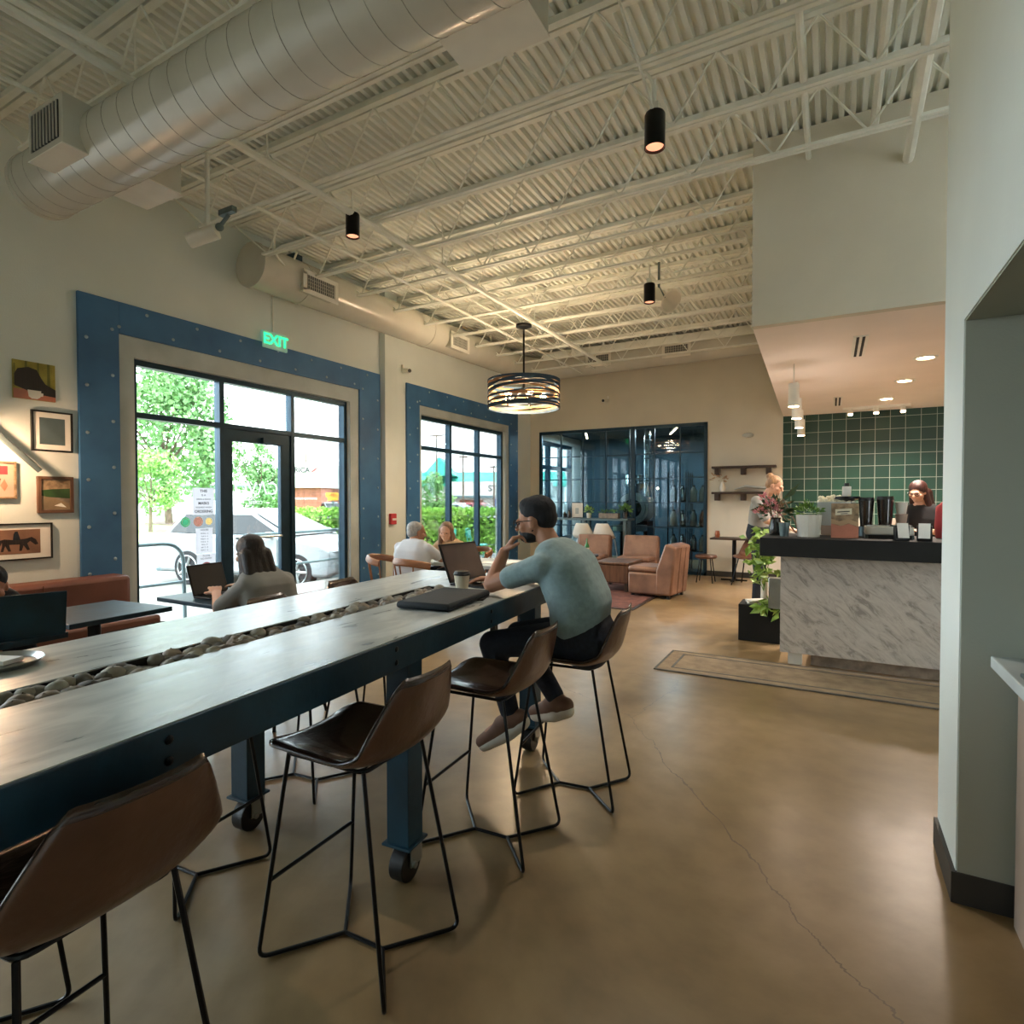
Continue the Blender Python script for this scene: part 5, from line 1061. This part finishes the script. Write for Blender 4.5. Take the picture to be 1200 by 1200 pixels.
# patio fence and chair
a, b = (-9.4, 9.9), (-7.2, 14.2); t = thing('patio_fence', 'low black wire fence of the patio outside the second window', 'fence', (a[0], a[1], -.06)); m = MB(); dx, dy = b[0]-a[0], b[1]-a[1]
for z in (.0, .28, .56): m.tube([(0, 0, z+.04), (dx, dy, z+.04)], .012, 6)
for k in range(13): m.tube([(dx*k/12, dy*k/12, 0 if k % 4 == 0 else .04), (dx*k/12, dy*k/12, .6)], .015 if k % 4 == 0 else .005, 6)
obj('fence_frame', m, 'alu_grey', t); t.location.z = -.06 if a[0] > -8.3 else G+.0
t.location.z = G
for (x, y, rz), lb in (((-7.6, 10.6, 40), 'teal metal patio chair outside the second window, left one'), ((-7.3, 11.5, 200), 'teal metal patio chair outside the second window, right one')):
    t = thing('patio_chair', lb, 'chair', (x, y, -.06), R(rz), 'teal patio chairs'); obj('seat', MB().box((-.2, -.2, .42), (.2, .2, .45)), 'teal_roof', t, bev=.01)
    for sx in (-.18, .18):
        for sy in (-.18, .18): obj('leg', MB().cyl((sx, sy, 0), (sx, sy, .43), .012, 8), 'teal_roof', t)
    obj('backrest', MB().tube(fillet([(.18, -.18, .43), (.24, -.18, .82), (.24, .18, .82), (.18, .18, .43)], .08), .013, 8).box((.2, -.16, .6), (.215, .16, .78)), 'teal_roof', t)
# ------------------------------------------------------------------ people
def hand(mb, w, d, pn, side, curl=.5, s=1.):
    """w wrist, d finger direction, pn palm normal, side +1/-1: thumb side"""
    d = V(d).normalized(); pn = V(pn); pn = (pn - d*pn.dot(d)).normalized(); x = d.cross(pn)*side; w = V(w)
    K = [w + d*.085*s + x*o*s for o in (.032, .011, -.011, -.031)]
    for k, o in zip(K, (.018, .006, -.006, -.016)): mb.cap(w + x*o*s, .013*s, k, .0125*s, 8)
    for k, ln, o in zip(K, (.072, .08, .074, .058), (.1, .03, -.04, -.12)):
        f = (d + x*o).normalized(); p = k; r = .0098*s
        for j, (q, fr) in enumerate(((.45, .5), (.3, 1.1), (.25, 1.6))):
            a = curl*fr; e = p + (f*math.cos(a) + pn*math.sin(a))*ln*q*s; mb.cap(p, r, e, r*.92, 8); p = e; r *= .92
    p = w + d*.02*s + x*.024*s; q = p + (d*.6 + x*.75 + pn*.35).normalized()*.045*s; e = q + (d*.9 + x*.2 + pn*.4).normalized()*.035*s
    mb.cap(p, .015*s, q, .012*s, 8).cap(q, .0115*s, e, .0095*s, 8)
def frame(f, up=(0, 0, 1)):
    f = V(f).normalized(); r = f.cross(V(up)).normalized(); u = r.cross(f); return Matrix((( r.x, f.x, u.x), (r.y, f.y, u.y), (r.z, f.z, u.z)))
def person(label, P, face, skin='skin', hair='hair_black', style='short', top='polo', sleeve=.6, bottom='denim', shoe='shoe_tan', vox=.011, glasses=False, beard=False, hands=None, female=False, up=(0, 0, 1), group=None, lower=True):
    base = V((P['pelvis'][0], P['pelvis'][1], 0)); t = thing('person', label, 'person', tuple(base), group=group)
    P = {k: V(v)-base for k, v in P.items()}
    H = P['head']; Fm = frame(face, up); h = lambda x, y, z: H + Fm @ V((x, y, z))
    er = Fm.to_euler()
    def e(mb, c, r): n = len(mb.v); mb.ell((0, 0, 0), r, 20, 14); mb.v[n:] = [h(*c) + Fm @ v for v in mb.v[n:]]
    b = MB()
    e(b, (0, -.012, .03), (.074, .094, .083)); e(b, (0, .018, -.03), (.062, .072, .078)); e(b, (0, .055, -.085), (.028, .03, .024)); e(b, (0, .083, .012), (.05, .018, .012))
    b.cap(h(0, .088, .01), .009, h(0, .108, -.028), .013, 8); e(b, (0, .083, -.062), (.024, .012, .009))
    for s in (-1, 1): e(b, (s*.075, -.005, -.01), (.011, .019, .032)); e(b, (s*.04, .06, -.025), (.026, .022, .024))
    b.cap(h(0, -.03, -.05), .052, P['neck'], .056, 14)
    nk = P['neck']
    for s in 'LR':
        b.cap(nk, .05, P['sh'+s], .045); b.cap(P['sh'+s], .05, P['el'+s], .042).cap(P['el'+s], .043, P['ha'+s], .028)
        b.cap(P['el'+s], .038, P['el'+s].lerp(P['ha'+s], .35), .039)
        hd = (hands or {}).get(s)
        if hd: hand(b, P['ha'+s], *hd)
        else: hand(b, P['ha'+s], P['ha'+s]-P['el'+s], (0, 0, -1), 1 if s == 'L' else -1, .5)
    b.cap(nk, .05, P['chest'], .1).cap(P['chest'], .1, P['pelvis'], .1)
    if lower:
        for s in 'LR': b.cap(P['pelvis'], .08, P['kn'+s], .045).cap(P['kn'+s], .045, P['an'+s], .034).cap(P['an'+s], .034, P['to'+s].lerp(P['an'+s], .3), .03)
    body = obj('body', remesh(b, vox*.62, 3), skin, t, ang=180)
    # garments
    g = MB(); wd = .155 if not female else .135; ax = (P['shL']-P['shR']).normalized(); up_ = (P['neck']-P['pelvis']).normalized(); fw_ = up_.cross(ax).normalized()
    if (Fm @ V((0, 1, 0))).dot(fw_) < 0: fw_ = -fw_
    def slab(c, wx, wy, r2): g.cap(c - ax*wx, r2, c + ax*wx, r2, 14)
    wl = P.get('waist', P['pelvis'].lerp(P['chest'], .45))
    A = [(P['pelvis'] + up_*.085, .085, .128), (wl, .075, .137), (P['chest'], .095, .13), (P['neck'].lerp(P['chest'], .35) , .095, .088)]
    if female: A = [(c, w_*.9, r_*.88) for c, w_, r_ in A]
    for (c0, w0, r0), (c1, w1, r1) in zip(A, A[1:]):
        for q in range(5): f = q/4; slab(c0.lerp(c1, f), w0+(w1-w0)*f, 0, r0+(r1-r0)*f)
    for s in 'LR':
        g.cap(nk - up_*.035, .058, P['sh'+s], .062); el = P['sh'+s].lerp(P['el'+s], min(1, sleeve*1.0)); g.cap(P['sh'+s], .066, el, .058)
        if sleeve > 1: g.cap(P['el'+s], .05, P['el'+s].lerp(P['ha'+s], .9), .036)
    g.cap(nk - up_*.03, .066, nk - up_*.0, .06)
    obj('shirt', remesh(g, vox, 5), top, t, ang=180)
    if lower:
        g = MB(); hp = P['pelvis']
        for q in range(3): g.cap(hp - ax*.075 + up_*.04*(q-1), .122, hp + ax*.075 + up_*.04*(q-1), .122, 14)
        for s in 'LR':
            hh = hp + ax*(.085 if s == 'L' else -.085); g.cap(hh, .098, P['kn'+s], .068).cap(P['kn'+s], .068, P['an'+s].lerp(P['kn'+s], .1), .05)
        obj('trousers', remesh(g, vox, 4), bottom, t, ang=180)
        for s in 'LR':
            a, o = P['an'+s], P['to'+s]; d = (o-a).normalized(); k = MB(); hl = a - d*.04
            dn = V((0, 0, -1)); dn = (dn - d*dn.dot(d)).normalized()
            k.cap(hl + dn*.02, .042, a + d*.06, .046).cap(a + d*.06 + dn*.012, .045, o + dn*.012, .034).cap(a, .05, a + dn*.01, .05); sh = obj('shoe', remesh(k, .009, 3), shoe, t, ang=180)
            k = MB(); k.cap(hl + dn*.05, .036, a + d*.06 + dn*.05, .042).cap(a + d*.06 + dn*.05, .042, o + dn*.034, .033); obj('sole', remesh(k, .009, 2), 'sole_white', sh, ang=180)
    # hair
    k = MB()
    if style == 'short': e(k, (0, -.022, .048), (.083, .096, .082)); e(k, (0, -.055, .008), (.073, .06, .07)); e(k, (0, .02, .085), (.06, .055, .04))
    elif style == 'grey': e(k, (0, -.03, .045), (.081, .092, .078)); e(k, (0, -.055, .0), (.074, .062, .07))
    elif style == 'long':
        e(k, (0, -.02, .045), (.087, .1, .085)); e(k, (0, -.05, -.02), (.085, .07, .1))
        for s in (-1, 1): k.cap(h(s*.06, -.02, .02), .035, h(s*.085, -.03, -.17), .03)
        for x in (-.07, -.025, .025, .07): k.cap(h(x, -.07, -.02), .042, h(x*1.3, -.115, -.4), .036)
        for x in (-.07, -.02, .03, .08): k.cap(h(x*1.1, -.11, -.2), .035, h(x*1.4, -.12, -.56), .02)
    elif style == 'bob':
        e(k, (0, -.025, .045), (.086, .095, .085)); e(k, (0, -.055, -.01), (.082, .06, .09))
        for s in (-1, 1): k.cap(h(s*.07, .0, .03), .03, h(s*.088, -.0, -.16), .026); k.cap(h(s*.06, -.05, -.05), .04, h(s*.07, -.05, -.18), .035)
    elif style == 'bun': e(k, (0, -.025, .045), (.082, .095, .08)); e(k, (0, -.06, -.0), (.07, .06, .07)); e(k, (0, -.1, .09), (.045, .045, .045))
    elif style == 'cap': e(k, (0, -.015, .05), (.086, .1, .078)); e(k, (0, -.05, .0), (.08, .068, .08))
    hm = remesh(k, vox*.8, 3); obj('hair', hm, hair, t, ang=180)
    k = MB()
    for s in (-1, 1): e(k, (s*.03, .078, -.004), (.012, .008, .006))
    obj('eyes', k, 'ink', t)
    if beard:
        k = MB(); e(k, (0, .035, -.068), (.06, .064, .042)); e(k, (0, .01, -.045), (.061, .045, .03)); e(k, (0, .088, -.048), (.024, .01, .007)); e(k, (0, .06, -.08), (.034, .034, .026)); obj('beard', remesh(k, vox*.6, 2), hair, t, ang=180)
    if glasses:
        k = MB()
        for s in (-1, 1): k.tube([h(s*.034+.024*math.cos(a), .1, -.002+.02*math.sin(a)) for a in [2*PI*j/20 for j in range(20)]], .0028, 6, loop=True); k.tube([h(s*.058, .1, .004), h(s*.08, .05, .006), h(s*.082, -.01, .0)], .0028, 6)
        k.tube([h(-.01, .103, .0), h(.01, .103, .0)], .0028, 6); obj('glasses', k, 'black', t)
    return t
# seated man at the communal table
person('man in grey-green polo and dark jeans leaning on the communal table', dict(
    pelvis=(-1.04, 2.64, .775), waist=(-1.075, 2.64, .93), chest=(-1.14, 2.64, 1.075), neck=(-1.235, 2.64, 1.195), head=(-1.325, 2.64, 1.325),
    shL=(-1.20, 2.46, 1.115), elL=(-1.48, 2.46, 1.01), haL=(-1.465, 2.56, 1.165), shR=(-1.24, 2.82, 1.115), elR=(-1.46, 2.87, 1.005), haR=(-1.62, 2.74, .995),
    knL=(-1.50, 2.50, .70), anL=(-1.385, 2.49, .345), toL=(-1.545, 2.46, .215), knR=(-1.49, 2.76, .70), anR=(-1.22, 2.70, .385), toR=(-1.385, 2.74, .31)),
    (-1, -.12, -.18), hands={'L': ((.3, .2, .5), (.8, .5, .1), -1, 1.3), 'R': ((-.9, -.5, .0), (0, 0, -1), 1, .45)}, sleeve=.62, vox=.0105, glasses=True, beard=True)
# long-haired woman at the laptop
person('woman with long dark hair working on a laptop, seen from behind', dict(
    pelvis=(-3.22, 2.58, .53), chest=(-3.3, 2.58, .82), neck=(-3.38, 2.56, .94), head=(-3.45, 2.55, 1.07),
    shL=(-3.32, 2.43, .87), elL=(-3.5, 2.36, .72), haL=(-3.68, 2.46, .79), shR=(-3.32, 2.73, .87), elR=(-3.5, 2.8, .72), haR=(-3.68, 2.7, .79),
    knL=(-3.66, 2.5, .52), anL=(-3.62, 2.5, .1), toL=(-3.76, 2.5, .05), knR=(-3.66, 2.66, .52), anR=(-3.62, 2.66, .1), toR=(-3.76, 2.66, .05)),
    (-1, .05, -.25), 'skin_pale', 'hair_dark', 'long', 'shirt_grey', .9, 'denim', female=True)
person('grey-haired man in a white shirt seated with his back to the camera', dict(
    pelvis=(-3.98, 4.93, .54), chest=(-4.0, 4.97, .83), neck=(-4.01, 5.02, .96), head=(-4.03, 5.09, 1.07),
    shL=(-4.2, 5.0, .9), elL=(-4.2, 5.2, .76), haL=(-4.05, 5.38, .79), shR=(-3.82, 5.0, .9), elR=(-3.76, 5.18, .78), haR=(-3.86, 5.38, .79),
    knL=(-4.08, 5.36, .55), anL=(-4.08, 5.34, .1), toL=(-4.08, 5.48, .05), knR=(-3.9, 5.36, .55), anR=(-3.9, 5.34, .1), toR=(-3.9, 5.48, .05)),
    (.55, 1, -.1), 'skin', 'hair_grey', 'grey', 'shirt_white', .7, 'denim_blue')
person('woman with shoulder-length blond hair facing the camera at the second window', dict(
    pelvis=(-4.170, 5.990, .54), chest=(-4.170, 5.940, .8), neck=(-4.170, 5.900, .92), head=(-4.170, 5.840, 1.035),
    shL=(-4.010, 5.920, .86), elL=(-3.950, 5.780, .74), haL=(-4.050, 5.600, .79), shR=(-4.330, 5.920, .86), elR=(-4.370, 5.780, .74), haR=(-4.250, 5.600, .79),
    knL=(-4.070, 5.560, .55), anL=(-4.070, 5.600, .1), toL=(-4.070, 5.460, .05), knR=(-4.270, 5.560, .55), anR=(-4.270, 5.600, .1), toR=(-4.270, 5.460, .05)),
    (.3, -1, -.12), 'skin_pale', 'hair_brown', 'bob', 'blouse_tan', .9, 'denim', female=True)
person('dark-haired person at the far left edge behind the big laptop', dict(
    pelvis=(-4.75, 1.55, .53), chest=(-4.62, 1.52, .74), neck=(-4.52, 1.5, .83), head=(-4.42, 1.5, .91),
    shL=(-4.52, 1.66, .76), elL=(-4.34, 1.68, .62), haL=(-4.2, 1.55, .72), shR=(-4.52, 1.34, .76), elR=(-4.34, 1.3, .62), haR=(-4.2, 1.4, .72),
    knL=(-4.32, 1.62, .52), anL=(-4.34, 1.62, .1), toL=(-4.2, 1.62, .05), knR=(-4.32, 1.42, .52), anR=(-4.34, 1.42, .1), toR=(-4.2, 1.42, .05)),
    (1, -.3, -.35), 'skin', 'hair_black', 'short', 'shirt_black', .9, 'denim')
person('barista in a grey top with blond hair at the left end of the bar', dict(
    pelvis=(-.82, 8.05, 1.040), chest=(-.78, 7.98, 1.330), neck=(-.72, 7.95, 1.470), head=(-.62, 7.92, 1.610),
    shL=(-.74, 8.14, 1.420), elL=(-.66, 8.16, 1.180), haL=(-.45, 8.02, 1.08), shR=(-.82, 7.79, 1.420), elR=(-.7, 7.74, 1.180), haR=(-.45, 7.84, 1.08),
    knL=(-.8, 8.15, .52), anL=(-.84, 8.15, .1), toL=(-.7, 8.17, .05), knR=(-.8, 7.95, .52), anR=(-.84, 7.95, .1), toR=(-.7, 7.93, .05)),
    (1, -.25, -.4), 'skin_pale', 'hair_blond', 'bun', 'shirt_grey', .9, 'denim', female=True)
person('barista in black with long reddish hair behind the right end of the bar', dict(
    pelvis=(.9, 7.95, .93), chest=(.9, 7.9, 1.22), neck=(.88, 7.86, 1.37), head=(.84, 7.8, 1.52),
    shL=(1.06, 7.82, 1.3), elL=(1.08, 7.68, 1.06), haL=(.92, 7.5, 1.1), shR=(.72, 7.9, 1.3), elR=(.68, 7.75, 1.06), haR=(.74, 7.52, 1.1),
    knL=(1.0, 7.95, .5), anL=(1.0, 7.98, .1), toL=(1.02, 7.84, .05), knR=(.82, 7.98, .5), anR=(.82, 8.0, .1), toR=(.8, 7.86, .05)),
    (-.55, -1, -.3), 'skin_pale', 'hair_auburn', 'long', 'shirt_black', .9, 'denim', female=True, glasses=True)

# ------------------------------------------------------------------ daylight, camera, view
wd = bpy.data.worlds.new('World'); sc.world = wd; wd.use_nodes = True; nt = wd.node_tree; bg = nt.nodes['Background']
tc = nt.nodes.new('ShaderNodeTexCoord'); nz = nt.nodes.new('ShaderNodeTexNoise'); nz.inputs['Scale'].default_value = 3; nz.inputs['Detail'].default_value = 5
nt.links.new(tc.outputs['Generated'], nz.inputs[0]); cr = nt.nodes.new('ShaderNodeValToRGB'); cr.color_ramp.elements[0].color = (.68, .85, 1.0, 1); cr.color_ramp.elements[1].color = (.9, .97, 1, 1); cr.color_ramp.elements[0].position = .35; cr.color_ramp.elements[1].position = .6
nt.links.new(nz.outputs[0], cr.inputs[0]); nt.links.new(cr.outputs[0], bg.inputs[0]); bg.inputs[1].default_value = 3.2
l = bpy.data.lights.new('sun', 'SUN'); l.energy = 1.2; l.angle = R(6); l.color = (1, .96, .88); o = bpy.data.objects.new('sun', l); col.objects.link(o); o.rotation_euler = (R(18), R(28), 0)
for a, b, z0, z1 in OP:
    l = bpy.data.lights.new('portal', 'AREA'); l.shape = 'RECTANGLE'; l.size = z1-z0; l.size_y = b-a; l.cycles.is_portal = True
    o = bpy.data.objects.new('portal', l); col.objects.link(o); o.location = (WX-.22, (a+b)/2, (z0+z1)/2); o.rotation_euler = (0, R(-90), 0)
cd = bpy.data.cameras.new('camera'); cd.sensor_width = 36; cd.lens = 36*675/1200; cd.clip_start = .03; cd.clip_end = 500
cam = bpy.data.objects.new('camera', cd); col.objects.link(cam); cam.location = (0, 0, 1.43); cam.rotation_euler = (R(90) - math.atan(14/675), 0, R(29)); sc.camera = cam
sc.view_settings.view_transform = 'Standard'; sc.view_settings.look = 'None'; sc.view_settings.gamma = 1; sc.view_settings.use_curve_mapping = False; sc.view_settings.exposure = 2.1
cy = sc.cycles; cy.use_denoising = True; cy.denoiser = 'OPENIMAGEDENOISE'; cy.max_bounces = 12; cy.diffuse_bounces = 9; cy.glossy_bounces = 4; cy.transmission_bounces = 6; cy.transparent_max_bounces = 12
cy.caustics_reflective = False; cy.caustics_refractive = False; cy.sample_clamp_indirect = 6; cy.use_adaptive_sampling = True; cy.adaptive_threshold = .01
